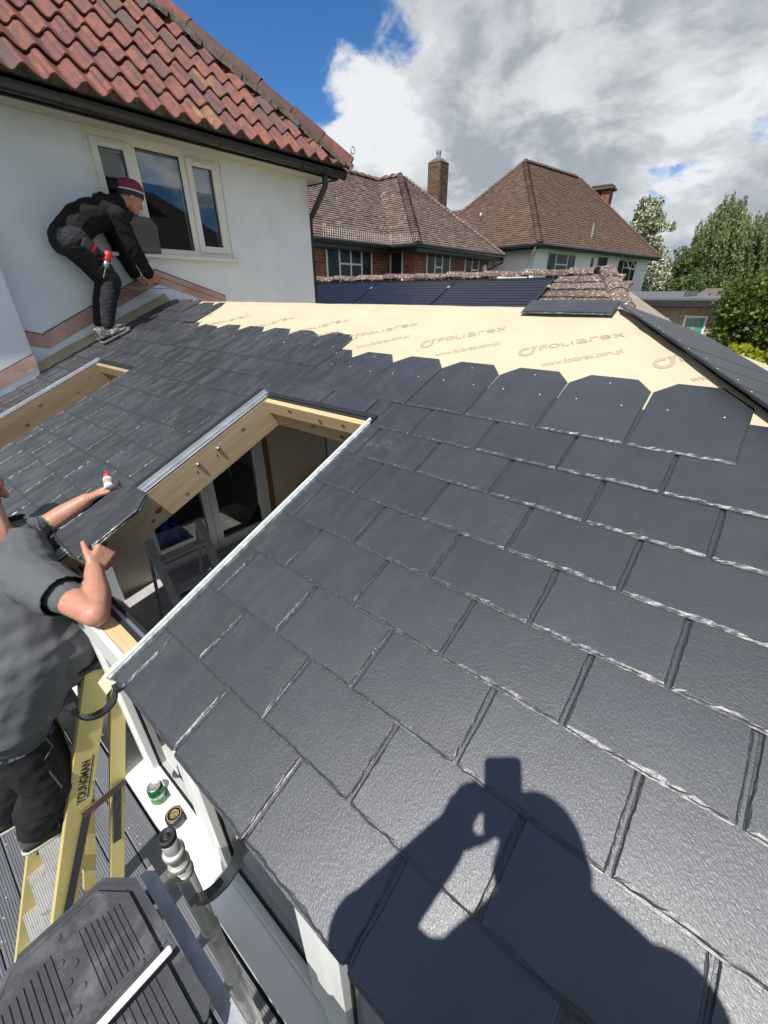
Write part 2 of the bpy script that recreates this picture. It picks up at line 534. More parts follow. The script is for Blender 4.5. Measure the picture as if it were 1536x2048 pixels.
# triangle beyond the ridge end
for h in (0,):
    hx = HIP_X + RIDGE_Y
    dk.add([RP(HIP_X + .001, 0.055, DB), RP(hx - 0.05, 0.055, DB), RP(HIP_X + .001, RIDGE_S - .02, DB),
            RP(HIP_X + .001, 0.055, DT), RP(hx - 0.05, 0.055, DT), RP(HIP_X + .001, RIDGE_S - .02, DT)],
           [(0, 2, 1), (3, 4, 5), (0, 1, 4, 3), (1, 2, 5, 4), (2, 0, 3, 5)])
dk.build('roof_deck', mat('plywood', (0.62, 0.55, 0.45), 0.8, (0.56, 0.49, 0.4), 6), CONS)

mm = MB()
grid_patch(mm, lambda x, s: RP(x, s, mem_h(x, s)), WALL_X + .01, O1[0] - .095, 0.03, 1.298, 6, 14)
grid_patch(mm, lambda x, s: RP(x, s, mem_h(x, s)), O1[1] + .002, O2[0] - .105, 0.03, 1.298, 14, 14)
grid_patch(mm, lambda x, s: RP(x, s, mem_h(x, s)), O2[1] + .016, HIP_X, 0.03, 1.298, 10, 14)
grid_patch(mm, lambda x, s: RP(x, s, mem_h(x, s)), WALL_X + .01, HIP_X, 1.36, RIDGE_S, 180, 70)
# beyond the ridge end: tapers with the hip
grid_patch(mm, lambda x, s: RP(HIP_X + x * (RIDGE_S - s) * CT, s, mem_h(HIP_X + x * (RIDGE_S - s) * CT, s)), 0, 1, 0.03, RIDGE_S, 40, 50)
# far slope and hip end, wrapped in the same membrane
grid_patch(mm, lambda x, q: Vector((x, RIDGE_Y + q * CT, RIDGE_Z - q * ST + MEM_H)), WALL_X + .01, HIP_X, 0.0, RIDGE_S, 8, 8)
grid_patch(mm, lambda y, q: Vector((HIP_X + q * CT, RIDGE_Y + (y * q * CT), RIDGE_Z - q * ST + MEM_H)), -1, 1, 0.0, RIDGE_S, 12, 12)
grid_patch(mm, lambda x, q: Vector((HIP_X + x * q * CT, RIDGE_Y + q * CT, RIDGE_Z - q * ST + MEM_H)), 0, 1, 0.0, RIDGE_S, 6, 8)
# turned up a hand's breadth against the house wall
up = MB()
MEM = mm.build('roof_membrane', M_MEMBRANE, CONS, smooth=True)
grid_patch(up, lambda a, s: RP(WALL_X + 0.012 + 0.055 * (1 - a) ** 2, s, -0.010 + 0.075 * a + 0.006 * mnoise.noise(Vector((s * 5, a, 2.0)))), 0, 1, 0.88, RIDGE_S - 0.01, 4, 26)
up.build('membrane_upstand', mat('membrane_underside', (0.42, 0.37, 0.24), 0.7, (0.34, 0.3, 0.2), 5), CONS, smooth=True)

# --- the printed logo on the membrane: strokes with real outlines
def ribbon(mb, pts, w, fn, closed=False):
    n = len(pts)
    P = [Vector((p[0], p[1])) for p in pts]
    L, Rr = [], []
    for i in range(n):
        if closed: d = P[(i + 1) % n] - P[i - 1]
        else: d = P[min(i + 1, n - 1)] - P[max(i - 1, 0)]
        d.normalize()
        nrm = Vector((-d.y, d.x))
        ww = w[i] if isinstance(w, (list, tuple)) else w
        L.append(P[i] + nrm * ww / 2); Rr.append(P[i] - nrm * ww / 2)
    vs = [fn(p) for p in L] + [fn(p) for p in Rr]
    fs = [(i, (i + 1) % n, n + (i + 1) % n, n + i) for i in range(n if closed else n - 1)]
    mb.add(vs, fs)


def arc(cx, cy, rx, ry, a0, a1, n=10):
    return [(cx + rx * math.cos(R(a0 + (a1 - a0) * i / n)), cy + ry * math.sin(R(a0 + (a1 - a0) * i / n))) for i in range(n + 1)]


LOGO = []          # (points, width) in logo units: x to the right, cap height 1
LOGO.append((arc(-2.05, 0.18, 0.78, 0.72, 62, 335, 26) + [(-1.02, 0.98), (-1.45, 1.02)], 0.36))
LOGO.append((arc(-0.78, 1.12, 0.13, 0.13, 0, 360, 10), 0.05))
LOGO += [([(-0.45, -0.05), (-0.45, 0.62), (-0.35, 0.86), (-0.1, 0.95), (0.42, 0.95)], 0.19), ([(-0.45, 0.42), (0.3, 0.42)], 0.17)]
LOGO += [(arc(1.18, 0.45, 0.56, 0.42, 0, 360, 22), 0.19)]
LOGO += [([(2.08, 0.95), (2.08, 0.25), (2.2, 0.06), (2.42, 0.02), (2.85, 0.02)], 0.19), ([(3.2, -0.05), (3.2, 0.95)], 0.19)]
LOGO += [([(3.72, 0.9), (4.3, 0.9), (4.62, 0.78), (4.72, 0.55), (4.72, -0.05)], 0.19), ([(4.72, 0.42), (4.0, 0.42), (3.7, 0.24), (3.95, 0.04), (4.72, 0.02)], 0.17)]
LOGO += [([(5.2, -0.05), (5.2, 0.5), (5.35, 0.8), (5.65, 0.92), (6.1, 0.92)], 0.19)]
LOGO += [([(6.35, 0.45), (7.35, 0.45)] + arc(6.85, 0.47, 0.52, 0.43, 0, 320, 18), 0.18)]
LOGO += [([(7.75, -0.03), (8.75, 0.97)], 0.19), ([(7.75, 0.97), (8.75, -0.03)], 0.19)]


def text_mesh(body, size, bold=0.0):
    cu = bpy.data.curves.new('lettering', 'FONT')
    cu.body = body
    cu.size = size
    cu.offset = bold
    ob = bpy.data.objects.new('lettering', cu)
    COL.objects.link(ob)
    dg = bpy.context.evaluated_depsgraph_get()
    me = bpy.data.meshes.new_from_object(ob.evaluated_get(dg))
    vs = [v.co.copy() for v in me.vertices]
    fs = [tuple(p.vertices) for p in me.polygons]
    bpy.data.objects.remove(ob); bpy.data.curves.remove(cu); bpy.data.meshes.remove(me)
    return vs, fs


WWW = text_mesh('www.foliarex.com.pl', 0.052, 0.0006)
for n in range(-6, 3):
    lx, ls = 0.405 + 0.553 * n, 2.035
    a = R(29)
    sc = 0.0375
    ca, sa = math.cos(a), math.sin(a)

    def lp(p, lx=lx, ls=ls):
        x = lx + sc * (p[0] * ca - p[1] * sa)
        s = ls + sc * (p[0] * sa + p[1] * ca)
        return RP(x, s, mem_h(x, s) + 0.0016)
    lg = MB()
    for pts, w in LOGO: ribbon(lg, pts, w * 1.22, lp)

    def wp(p, lx=lx, ls=ls):
        x = lx + 0.045 + p[0] * ca * 0.74 - p[1] * sa
        s = ls - 0.135 + p[0] * sa * 0.74 + p[1] * ca
        return RP(x, s, mem_h(x, s) + 0.0016)
    lg.add([wp(p) for p in WWW[0]], WWW[1])
    # keep only what lies on the front slope
    ok = [all(RIDGE_S - 0.02 > (Vector(lg.v[i]).dot(E_S)) and lg.v[i][0] < HIP_X + RIDGE_Y - lg.v[i][1] - .02 for i in f) for f in lg.f]
    lg.f = [f for f, k in zip(lg.f, ok) if k]; lg.m = [0] * len(lg.f); lg.c = [None] * len(lg.f)
    if lg.f: tag(lg.build('printed_logo', M_PRINT, MEM), kind='stuff')

# --- slates
SL_W, SL_L, SL_E = 0.2945, 0.402, 0.1844
TILT = 0.0066 / SL_E


def clip_poly(poly, nx, ny, c):
    """keep nx*x+ny*y<=c"""
    outp = []
    for i in range(len(poly)):
        p, q = poly[i], poly[(i + 1) % len(poly)]
        dp, dq = nx * p[0] + ny * p[1] - c, nx * q[0] + ny * q[1] - c
        if dp <= 0: outp.append(p)
        if dp * dq < 0:
            t = dp / (dp - dq)
            outp.append((p[0] + t * (q[0] - p[0]), p[1] + t * (q[1] - p[1])))
    return outp


def slate_mesh(poly, seed, L=SL_L, back=False):
    """riven-edged moulded slate from an outline in (x, u); rough rims on the tail and the lower sides"""
    rnd = random.Random(seed)
    pts = []
    n = len(poly)
    for i in range(n):
        a, b = Vector(poly[i]), Vector(poly[(i + 1) % n])
        ln = (b - a).length
        lower = min(a.y, b.y) < 0.20
        k = max(1, int(ln / (0.011 if lower else 0.05)))
        for j in range(k): pts.append((a.lerp(b, j / k), lower and (a.lerp(b, j / k).y < 0.215)))
    N = len(pts)
    nor = []
    for i in range(N):
        d = (pts[(i + 1) % N][0] - pts[i - 1][0])
        d.normalize()
        nor.append(Vector((-d.y, d.x)))
    area = sum(pts[i][0].x * pts[(i + 1) % N][0].y - pts[(i + 1) % N][0].x * pts[i][0].y for i in range(N))
    sg = 1 if area > 0 else -1
    th = 0.0062
    rings = [[], [], [], [], []]
    xa, xb = min(q[0].x for q in pts), max(q[0].x for q in pts)
    rect = all(abs(q[0].x - xa) < 1e-4 or abs(q[0].x - xb) < 1e-4 or q[0].y < .012 or q[0].y > .19 for q in pts) and xb - xa > .03
    walk1 = walk2 = 0.0
    for i, (p, low) in enumerate(pts):
        nn = nor[i] * sg
        walk1 = walk1 * 0.72 + rnd.uniform(-1, 1) * 0.0016
        walk2 = walk2 * 0.72 + rnd.uniform(-1, 1) * 0.0034
        if low:
            o = [0, rnd.uniform(0, .0006), 0.0040 + walk1, 0.0062 + walk1 + rnd.uniform(0, .001), 0.0100 + walk2 * .8 + rnd.uniform(-.001, .001)]
            o[3] = max(o[3], o[2] + .001); o[4] = max(o[4], o[3] + .0018)
            z = [-th, -0.0042, -0.0036 + rnd.uniform(-.0004, .0004), -0.0016 + rnd.uniform(-.0008, .0008), 0.0]
        else:
            o = [0, 0, 0.002, 0.004, 0.008]
            z = [-th, -0.0022, -0.0018, -0.0010, 0.0]
        for r in range(5):
            if rect and low:      # square inset: corners cannot fold over
                oo = o[r] if min(abs(p.x - xa), abs(p.x - xb)) + abs(p.y) > .02 else (0, .0003, .0040, .0062, .0100)[r]
                q = Vector((min(max(p.x, xa + oo * .62), xb - oo * .62), max(p.y, oo)))
            else: q = p + nn * o[r]
            rings[r].append((q.x, q.y, z[r]))
    vs = [v for r in rings for v in r]
    fs = []
    for r in range(4):
        for i in range(N):
            j = (i + 1) % N
            fs.append((r * N + i, r * N + j, (r + 1) * N + j, (r + 1) * N + i))
    fs.append(tuple(range(4 * N, 5 * N)))
    fs.append(tuple(reversed(range(N))))
    me = bpy.data.meshes.new('slate')
    me.from_pydata(vs, [], fs)
    bm = bmesh.new(); bm.from_mesh(me)
    bmesh.ops.recalc_face_normals(bm, faces=bm.faces)
    bm.to_mesh(me); bm.free()
    me.materials.append(M_SLATE)
    me.materials.append(M_RIM)
    mi = [0] * len(fs)
    for r in range(1, 4):
        for i in range(N):
            if pts[i][1]: mi[r * N + i] = 1
    me.polygons.foreach_set('material_index', mi)
    return me


def slate_outline(w, L=SL_L):
    h = w / 2
    ch = min(0.062, h * 0.45)
    r = min(0.009, h * 0.4)
    return [(-h + r, 0), (h - r, 0), (h - r * .3, r * .3), (h, r), (h, L - 0.075), (h - ch, L), (-h + ch, L), (-h, L - 0.075), (-h, r), (-h + r * .3, r * .3)]


SLATE_CACHE = {}


def slate_variant(w, v):
    key = (round(w, 3), v)
    if key not in SLATE_CACHE:
        SLATE_CACHE[key] = slate_mesh(slate_outline(w), hash(key) % 9999 if False else int(w * 1000) * 17 + v)
    return SLATE_CACHE[key]


def slate_matrix(x, s, h=0.004, tilt=TILT, yaw=0.0):
    us = (E_S * math.cos(tilt) - E_N * math.sin(tilt))
    nn = (E_N * math.cos(tilt) + E_S * math.sin(tilt))
    ax = E_X * math.cos(yaw) + us * math.sin(yaw)
    ay = -E_X * math.sin(yaw) + us * math.cos(yaw)
    p = RP(x, s, h)
    return Matrix(((ax.x, ay.x, nn.x, p.x), (ax.y, ay.y, nn.y, p.y), (ax.z, ay.z, nn.z, p.z), (0, 0, 0, 1)))


NAIL = MB()
NAIL.lathe((0, 0, 0), (0, 0, 1), [(0.0032, 0), (0.0032, 0.0008), (0.0016, 0.0014)], 8)
NAIL_ME = NAIL.mesh('nail', [mat('nail_head', (0.75, 0.75, 0.72), 0.3, metal=0.6)], True)


def put_nail(parent, mtx, x, u):
    o = bpy.data.objects.new('nail', NAIL_ME)
    COL.objects.link(o)
    o.parent = parent
    o.matrix_local = Matrix.Translation((x, u, -0.0004))


def course_span(k):
    """x-intervals that course k covers: (x0, x1, first s)"""
    s = k * SL_E
    if k <= 6:
        return [(WALL_X + 0.035, O1[0] - 0.095, s), (O1[1] + 0.004, O2[0] - 0.115, s), (O2[1] + 0.022, 9, s)]
    if k == 7:
        return [(WALL_X + 0.035, O2[0] - 0.115, s), (O2[0] - 0.115, O2[1] + 0.022, 1.352), (O2[1] + 0.022, 9, s)]
    if k == 8: return [(WALL_X + 0.04, 1.197, s)]
    if k == 9: return [(WALL_X + 0.04, -0.742, s)]
    if k == 10: return [(WALL_X + 0.05, -2.84, s)]
    if k == 11: return [(WALL_X + 0.05, -2.69, s)]
    return [(WALL_X + 0.06, -3.15, s)]


# starter course under the eave slates
for (a, b) in ((WALL_X + 0.035, O1[0] - 0.095), (O1[1] + 0.004, O2[0] - 0.115), (O2[1] + 0.022, 2.7)):
    x = math.floor(a / 0.3 - 0.5) * 0.3 + 0.15
    while x < b:
        c0, c1 = max(x, a), min(x + 0.3, b)
        if c1 - c0 > 0.02:
            link('starter_slate', slate_variant(round(c1 - c0 - 0.004, 3), 7), CONS, matrix=slate_matrix((c0 + c1) / 2, 0.006, -0.0035, TILT * .6))
        x += 0.3
n_sl = 0
for k in range(0, 13):
    s0 = k * SL_E
    for (a, b, ss) in course_span(k):
        bb = min(b, HIP_X + (RIDGE_S - ss) * CT)
        j = math.floor(a / 0.3 - 0.5 * (k % 2)) - 1
        while True:
            x0 = (j + 0.5 * (k % 2)) * 0.3
            x1 = x0 + 0.3
            j += 1
            if x1 <= a + 0.02: continue
            if x0 >= bb - 0.03 or x0 > 2.0: break
            c0, c1 = max(x0, a - 0.0028), min(x1, b + 0.0028)
            w = round(c1 - c0 - 0.0055, 3)
            if w < 0.018: continue
            cx = (c0 + c1) / 2
            Lk = SL_L
            if k == 12: Lk = RIDGE_S - s0 + 0.02
            sl_s = ss + random.uniform(-0.0015, 0.0015)
            hipx = HIP_X + (RIDGE_S - ss) * CT
            wide = (cx + w / 2) > hipx - SL_L * CT - 0.02
            if wide or k == 12 or ss > s0 + 0.01:
                pl = slate_outline(w, Lk)
                if ss > s0 + 0.01: pl = slate_outline(w, SL_L - (ss - s0))
                if wide: pl = clip_poly(pl, 1, CT, hipx - cx - 0.03)
                if len(pl) < 3: continue
                me = slate_mesh(pl, k * 100 + j)
            else:
                me = slate_variant(w, (j * 7 + k * 3) % 6)
            mtx = slate_matrix(cx + random.uniform(-.0006, .0006), sl_s, 0.004 + random.uniform(-.0003, .0006), TILT * random.uniform(.93, 1.0), random.uniform(-.002, .002))
            so = link('slate', me, CONS, matrix=mtx)
            n_sl += 1
            if k >= 8 and not (k == 8 and cx < -0.9) and not (k == 9 and cx < -2.9):
                put_nail(so, mtx, -w * 0.27, 0.222 + random.uniform(-.01, .01))
                put_nail(so, mtx, w * 0.27, 0.222 + random.uniform(-.01, .01))
                if random.random() < .6: put_nail(so, mtx, 0.0, 0.352)
# strays: the last slate beside the hip, one slate laid over the ridge
o = link('slate', slate_mesh(clip_poly(slate_outline(0.2945), 1, CT, 0.20), 991), CONS, matrix=slate_matrix(1.35, 7 * SL_E, 0.0045))
loose = link('loose_slate', slate_mesh([(-.222, -.07), (.222, -.07), (.222, .07), (.2, .078), (-.2, .078), (-.222, .07)], 55), None,
             matrix=slate_matrix(0.372, 2.415, 0.012, 0.0, 0.01))
tag(loose, 'loose dark slate lying flat along the bare membrane ridge', 'slate')

# hip slates: laid on the hip end, lapped downwards, their edges overhanging the front slope
hip_dir = Vector((1, -1, -math.tan(TH))).normalized()
hip_n = Vector((ST, 0, CT))
hip_w = hip_n.cross(hip_dir).normalized()
if hip_w.y < 0: hip_w = -hip_w
for i in range(9):
    t0 = -0.01 + i * 0.165
    L = 0.52
    pl = [(-0.012, 0.0), (-0.042, 0.075), (-0.044, L - .03), (-0.035, L), (0.50, L), (0.52, L - .02), (0.52, 0.075), (0.42, 0.0)]
    me = slate_mesh(pl, 700 + i)
    tl = 0.017
    ay = hip_dir * math.cos(tl) + hip_n * math.sin(tl)
    ax = hip_w
    nn = ax.cross(ay)
    if nn.dot(hip_n) < 0: nn = -nn
    base = Vector((HIP_X, RIDGE_Y, RIDGE_Z)) + hip_dir * t0 + hip_n * 0.010
    mtx = Matrix(((ax.x, ay.x, nn.x, base.x), (ax.y, ay.y, nn.y, base.y), (ax.z, ay.z, nn.z, base.z), (0, 0, 0, 1)))
    so = link('hip_slate', me, CONS, matrix=mtx)
    for q in range(6):
        nn_o = bpy.data.objects.new('nail', NAIL_ME); COL.objects.link(nn_o); nn_o.parent = so
        nn_o.matrix_local = Matrix.Translation((-.03 + 0.03 * (q % 2), 0.10 + 0.07 * q, 0.0))

# --- rooflight frames: timber sides, aluminium glazing bar, rubber, header, eaves beam
for (x0, x1, s1), wood in ((O1, M_PINE_OLD), (O2, M_PINE)):
    sb = 0.075
    t = MB(); slab(t, x0 - 0.045, x0, sb, s1, -0.165, 0.002)
    t.build('rafter', wood, CONS)
    t = MB(); slab(t, x1 - 0.0, x1 + 0.010, sb, s1, -0.165, -0.002)
    t.build('rafter', wood, CONS)
    woodx = M_PINE_X if wood is M_PINE else M_PINE_OLD
    t = MB(); slab(t, x0 + 0.001, x1 - 0.001, s1 - 0.045, s1, -0.075, -0.004); t.build('header', woodx, CONS)
    t = MB(); slab(t, x0 + 0.001, x1 - 0.001, s1 - 0.03, s1 - .001, -0.165, -0.077); t.build('header', woodx, CONS)
    # rubber seal on the header
    t = MB(); slab(t, x0 - 0.03, x1 + 0.018, s1 + 0.001, s1 + 0.028, -0.006, 0.006); slab(t, x0 - 0.03, x1 + 0.02, s1 - 0.016, s1 - 0.002, -0.003, 0.003)
    t.build('seal', M_RUBBER, CONS)
    # glazing bar on the left side: base with raised ridges
    pr = [(0, 0), (0.012, 0.0), (0.013, 0.012), (0.017, 0.012), (0.018, 0.004), (0.030, 0.004), (0.032, 0.018), (0.044, 0.018), (0.046, 0.005),
          (0.058, 0.005), (0.06, 0.011), (0.066, 0.011), (0.067, 0.0), (0.078, 0.0), (0.078, -0.006), (0, -0.006)]
    t = MB(); t.extrude([(a - 0.090, b + 0.004) for a, b in pr], RP(x0, 0.02, 0), E_X, E_N, E_S * (s1 - 0.0)); t.build('glazing_bar', M_ALU, CONS)
    t = MB(); slab(t, x0 - 0.118, x0 - 0.0915, 0.0, s1 + 0.03, -0.016, 0.014); t.build('seal', M_RUBBER, CONS)
    t = MB(); slab(t, x0 - 0.0115, x0 - 0.002, 0.02, s1, 0.0021, 0.006); t.build('seal', M_RUBBER, CONS)
# white trim down the right side of the near opening
t = MB(); slab(t, O2[1] + 0.0005, O2[1] + 0.010, -0.01, O2[2] - 0.01, -0.012, 0.014); t.build('glazing_trim', M_UPVC, CONS)
t = MB(); slab(t, O2[1] + 0.0105, O2[1] + 0.019, -0.005, O2[2] - 0.03, -0.014, 0.0075)
t.build('glazing_trim', mat('pale_green_seal', (0.45, 0.52, 0.49), 0.5, (.2, .22, .22), 40), CONS)
# membrane tongue hanging out below the near corner
t = MB(); grid_patch(t, lambda x, s: RP(x, s, -0.020 - 0.5 * max(0, -s) ** 1.3), -0.135, -0.066, -0.045, 0.07, 4, 4)
t.build('membrane_tongue', M_MEMBRANE, CONS)
# two bolts in the rafter
for s in (0.80, 0.93):
    b = MB(); b.lathe(RP(O2[0], s, -0.045), (1, 0, 0), [(0.011, 0.0), (0.0115, 0.004), (0.009, 0.009), (0.004, 0.0115)], 14); b.build('bolt', M_STEEL, CONS, smooth=True)

# knots, drill holes and a saw nick in the planed timber
M_KNOT = mat('knot', (.13, .065, .03), .7, (.22, .12, .055), 60)
for (x, s, h, a, b_) in ((O2[0], .52, -.10, .020, .012), (O2[0], .47, -.125, .010, .007), (O2[0], .26, -.06, .015, .010), (O2[0], 1.10, -.05, .013, .006), (O2[0], .775, -.075, .006, .005), (O2[0], .905, -.072, .006, .005),
                         (O2[0], .67, -.13, .009, .006), (O1[0], 1.15, -.06, .007, .006), (O1[0], 1.0, -.11, .007, .006), (O1[0], .72, -.05, .02, .006), (O1[0], .55, -.12, .018, .009)):
    k_ = MB(); k_.poly([RP(x + .0012, s + a * math.cos(q * .449), h + b_ * math.sin(q * .449) * (1.1 if q % 2 else .9)) for q in range(14)]); k_.build('knot', M_KNOT, CONS)
for (xx, h, a, b_) in ((-.62, -.03, .016, .009), (-.40, -.05, .011, .014), (-.24, -.04, .013, .010), (-.5, -.11, .014, .010), (-.3, -.13, .018, .012)):
    ss = (O2[2] - .046 if h > -.077 else O2[2] - .031)
    k_ = MB(); k_.poly([RP(xx + a * math.cos(q * .449), ss, h + b_ * math.sin(q * .449)) for q in range(14)]); k_.build('knot', M_KNOT, CONS)
# eaves beam: pine plate, white fascia, track
BX0, BX1 = WALL_X + 0.02, 2.82
t = MB(); t.box((BX0, 0.064, -0.045), (BX1, 0.114, -0.012)); t.build('wall_plate', M_PINE_X, CONS)
t = MB(); t.box((BX0, 0.043, -0.15), (BX1, 0.062, -0.008)); t.box((BX0, 0.0625, -0.15), (BX1, 0.13, -0.046)); t.build('fascia', M_UPVC, CONS)
t = MB(); t.box((O2[0] - .05, 0.116, -0.04), (O2[1] + .0, 0.128, -0.004)); t.box((O2[0] - .05, 0.146, -0.04), (O2[1] + .0, 0.156, -0.004)); t.build('seal', M_RUBBER, CONS)
t = MB(); t.box((O2[0] - .05, 0.1285, -0.05), (O2[1] + .0, 0.1455, -0.016)); t.build('track', M_ALU, CONS)
# gutter brackets
for bx in (-0.045, 0.595, 1.24, -0.69 - 0.65):
    b = MB()
    n = 14
    pts_o, pts_i = [], []
    for i in range(n + 1):
        a = R(180 * i / n)
        pts_o.append((-0.052 - 0.056 * math.cos(math.pi - a) * -1 * -1, 0)) if False else None
    outer = [(-0.006 - 0.108 * (1 - math.cos(R(180 * i / n))) / 2, -0.022 - 0.060 * math.sin(R(180 * i / n))) for i in range(n + 1)]
    inner = [(-0.011 - 0.098 * (1 - math.cos(R(180 * i / n))) / 2, -0.022 - 0.052 * math.sin(R(180 * i / n))) for i in range(n + 1)]
    prof = outer + [(-0.118, -0.010), (-0.104, -0.012)] + list(reversed(inner))
    for i in range(n):
        q = [outer[i], outer[i + 1], inner[i + 1], inner[i]]
        b.extrude(q, (bx - 0.0125, 0, 0.002), (0, 1, 0), (0, 0, 1), (0.025, 0, 0))
    b.box((bx - 0.0135, -0.122, -0.020), (bx + 0.0135, -0.104, 0.006))
    b.box((bx - 0.0165, -0.012, -0.030), (bx + 0.0165, 0.042, -0.018)); b.box((bx - .0165, .036, -.10), (bx + .0165, .0425, -.031))
    b.build('gutter_bracket', M_BLACKP, CONS)

# --- window wall under the eave
SILL_Z = -1.05
M_GLASS = clear_glass('pane_glass', (0.86, 0.90, 0.88), 0.04)
t = MB(); t.box((BX0, -0.04, SILL_Z - 0.03), (BX1, 0.080, SILL_Z)); t.build('sill', M_UPVC, CONS, bevel=0.004)
t = MB(); t.box((BX0, 0.03, DECK_Z), (BX1, 0.16, SILL_Z - 0.031)); t.build('dwarf_wall', M_UPVC, CONS)
for x in (-3.30, -2.60, -1.90, -1.20, -0.56, 0.08, 0.72, 1.36, 2.0, 2.7):
    t = MB(); t.extrude([(-0.035, 0.062), (-0.02, 0.050), (0.02, 0.050), (0.035, 0.062), (0.035, 0.14), (-0.035, 0.14)], (x, 0, SILL_Z + .001), (1, 0, 0), (0, 1, 0), (0, 0, -SILL_Z - 0.152))
    t.build('mullion', M_UPVC, CONS)
xs = (-3.30, -2.60, -1.90, -1.20, -0.56, 0.08, 0.72, 1.36, 2.0, 2.7)
for a, b in zip(xs[:-1], xs[1:]):
    p = MB(); p.box((a + 0.036, 0.088, SILL_Z + 0.062), (b - 0.036, 0.094, -0.21)); pane = p.build('pane', M_GLASS, CONS)
    f = MB()
    f.box((a + 0.0355, 0.058, SILL_Z + .002), (b - 0.0355, 0.12, SILL_Z + 0.06)); f.box((a + 0.0355, 0.058, -0.208), (b - 0.0355, 0.12, -0.151))
    f.box((a + 0.0355, 0.058, SILL_Z + 0.061), (a + 0.08, 0.0875, -0.209)); f.box((b - 0.08, 0.058, SILL_Z + 0.061), (b - 0.0355, 0.0875, -0.209))
    fo = f.build('window_frame', M_UPVC, CONS)
    g2 = MB(); g2.box((a + 0.08, 0.082, SILL_Z + 0.0605), (b - 0.08, 0.0878, SILL_Z + 0.068)); g2.box((a + 0.0805, 0.082, SILL_Z + 0.069), (a + 0.086, 0.0878, -0.212)); g2.build('gasket', M_RUBBER, CONS)
# far and end walls of the conservatory
YB = 2 * RIDGE_Y
t = MB(); t.box((BX0, YB - 0.14, DECK_Z), (BX1, YB - 0.03, SILL_Z)); t.box((BX1 - 0.1, 0.17, DECK_Z), (BX1, YB - 0.15, SILL_Z)); t.build('dwarf_wall', M_UPVC, CONS)
t = MB(); t.box((BX0, YB - 0.14, -.25), (BX1, YB - 0.03, -0.16)); t.box((BX1 - 0.1, 0.17, -.25), (BX1, YB - 0.15, -0.16)); t.build('head_beam', M_UPVC, CONS)
for i in range(9):
    x = BX0 + .04 + i * (BX1 - BX0 - .1) / 8
    t = MB(); t.box((x - .035, YB - .12, SILL_Z + .001), (x + .035, YB - .05, -.251)); t.build('mullion', M_UPVC, CONS)
for i in range(6):
    y = .25 + i * (YB - .5) / 5
    t = MB(); t.box((BX1 - .09, y - .035, SILL_Z + .001), (BX1 - .02, y + .035, -.251)); t.build('mullion', M_UPVC, CONS)

# ------------------------------------------------------------------ the house the conservatory leans on
HOUSE = thing('rendered_house', 'white rendered house with red pantile roof beside the conservatory', 'house', (WALL_X - 2.5, 1.0, DECK_Z))
HX, HY1, EZ = WALL_X, 4.37, 2.295
WY0, WY1, WZ0, WZ1 = 1.815, 3.135, 1.368, 2.285
DY0, DY1, DZ1 = 1.30, 3.14, -0.15          # french doors below
w = MB()
w.box((HX - 0.28, -3.5, DECK_Z), (HX, DY0, WZ0))
w.box((HX - 0.28, DY0 + .0, DZ1), (HX, DY1, WZ0))
w.box((HX - 0.28, DY1, DECK_Z), (HX, HY1, WZ0))
w.box((HX - 0.28, -3.5, WZ0), (HX, WY0, EZ + 0.02))
w.box((HX - 0.28, WY1, WZ0), (HX, HY1, EZ + 0.02))
w.box((HX - 0.28, WY0, WZ1), (HX, WY1, EZ + 0.02))
w.box((HX - 6.0, HY1 - 0.28, DECK_Z), (HX - 0.281, HY1, EZ + 0.02))
w.box((HX - 6.0, -3.5, DECK_Z), (HX - 5.7, HY1 - .281, EZ + 0.02))
w.build('wall', M_RENDER, HOUSE)
# stepped-out pier by the eave
p = MB(); p.box((HX + 0.001, -3.4, DECK_Z), (HX + 0.13, 0.895, 2.29)); p.build('pier', M_RENDER, HOUSE, bevel=0.01)
# dark rooms behind the glass
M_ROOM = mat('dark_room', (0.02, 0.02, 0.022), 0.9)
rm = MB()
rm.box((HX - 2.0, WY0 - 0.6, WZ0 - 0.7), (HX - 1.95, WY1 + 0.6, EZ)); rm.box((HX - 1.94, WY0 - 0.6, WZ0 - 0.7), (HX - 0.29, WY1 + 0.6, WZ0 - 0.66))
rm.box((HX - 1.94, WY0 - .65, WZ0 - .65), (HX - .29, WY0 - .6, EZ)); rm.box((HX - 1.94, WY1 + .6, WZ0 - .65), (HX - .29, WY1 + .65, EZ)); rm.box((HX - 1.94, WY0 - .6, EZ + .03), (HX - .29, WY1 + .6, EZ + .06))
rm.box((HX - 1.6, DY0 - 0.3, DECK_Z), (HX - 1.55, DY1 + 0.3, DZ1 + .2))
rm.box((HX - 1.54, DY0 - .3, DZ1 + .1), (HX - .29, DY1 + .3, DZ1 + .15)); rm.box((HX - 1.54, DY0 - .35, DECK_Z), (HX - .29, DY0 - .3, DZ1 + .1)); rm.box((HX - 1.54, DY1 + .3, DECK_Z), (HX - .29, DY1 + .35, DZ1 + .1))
rm.build('inner_room', M_ROOM, HOUSE)


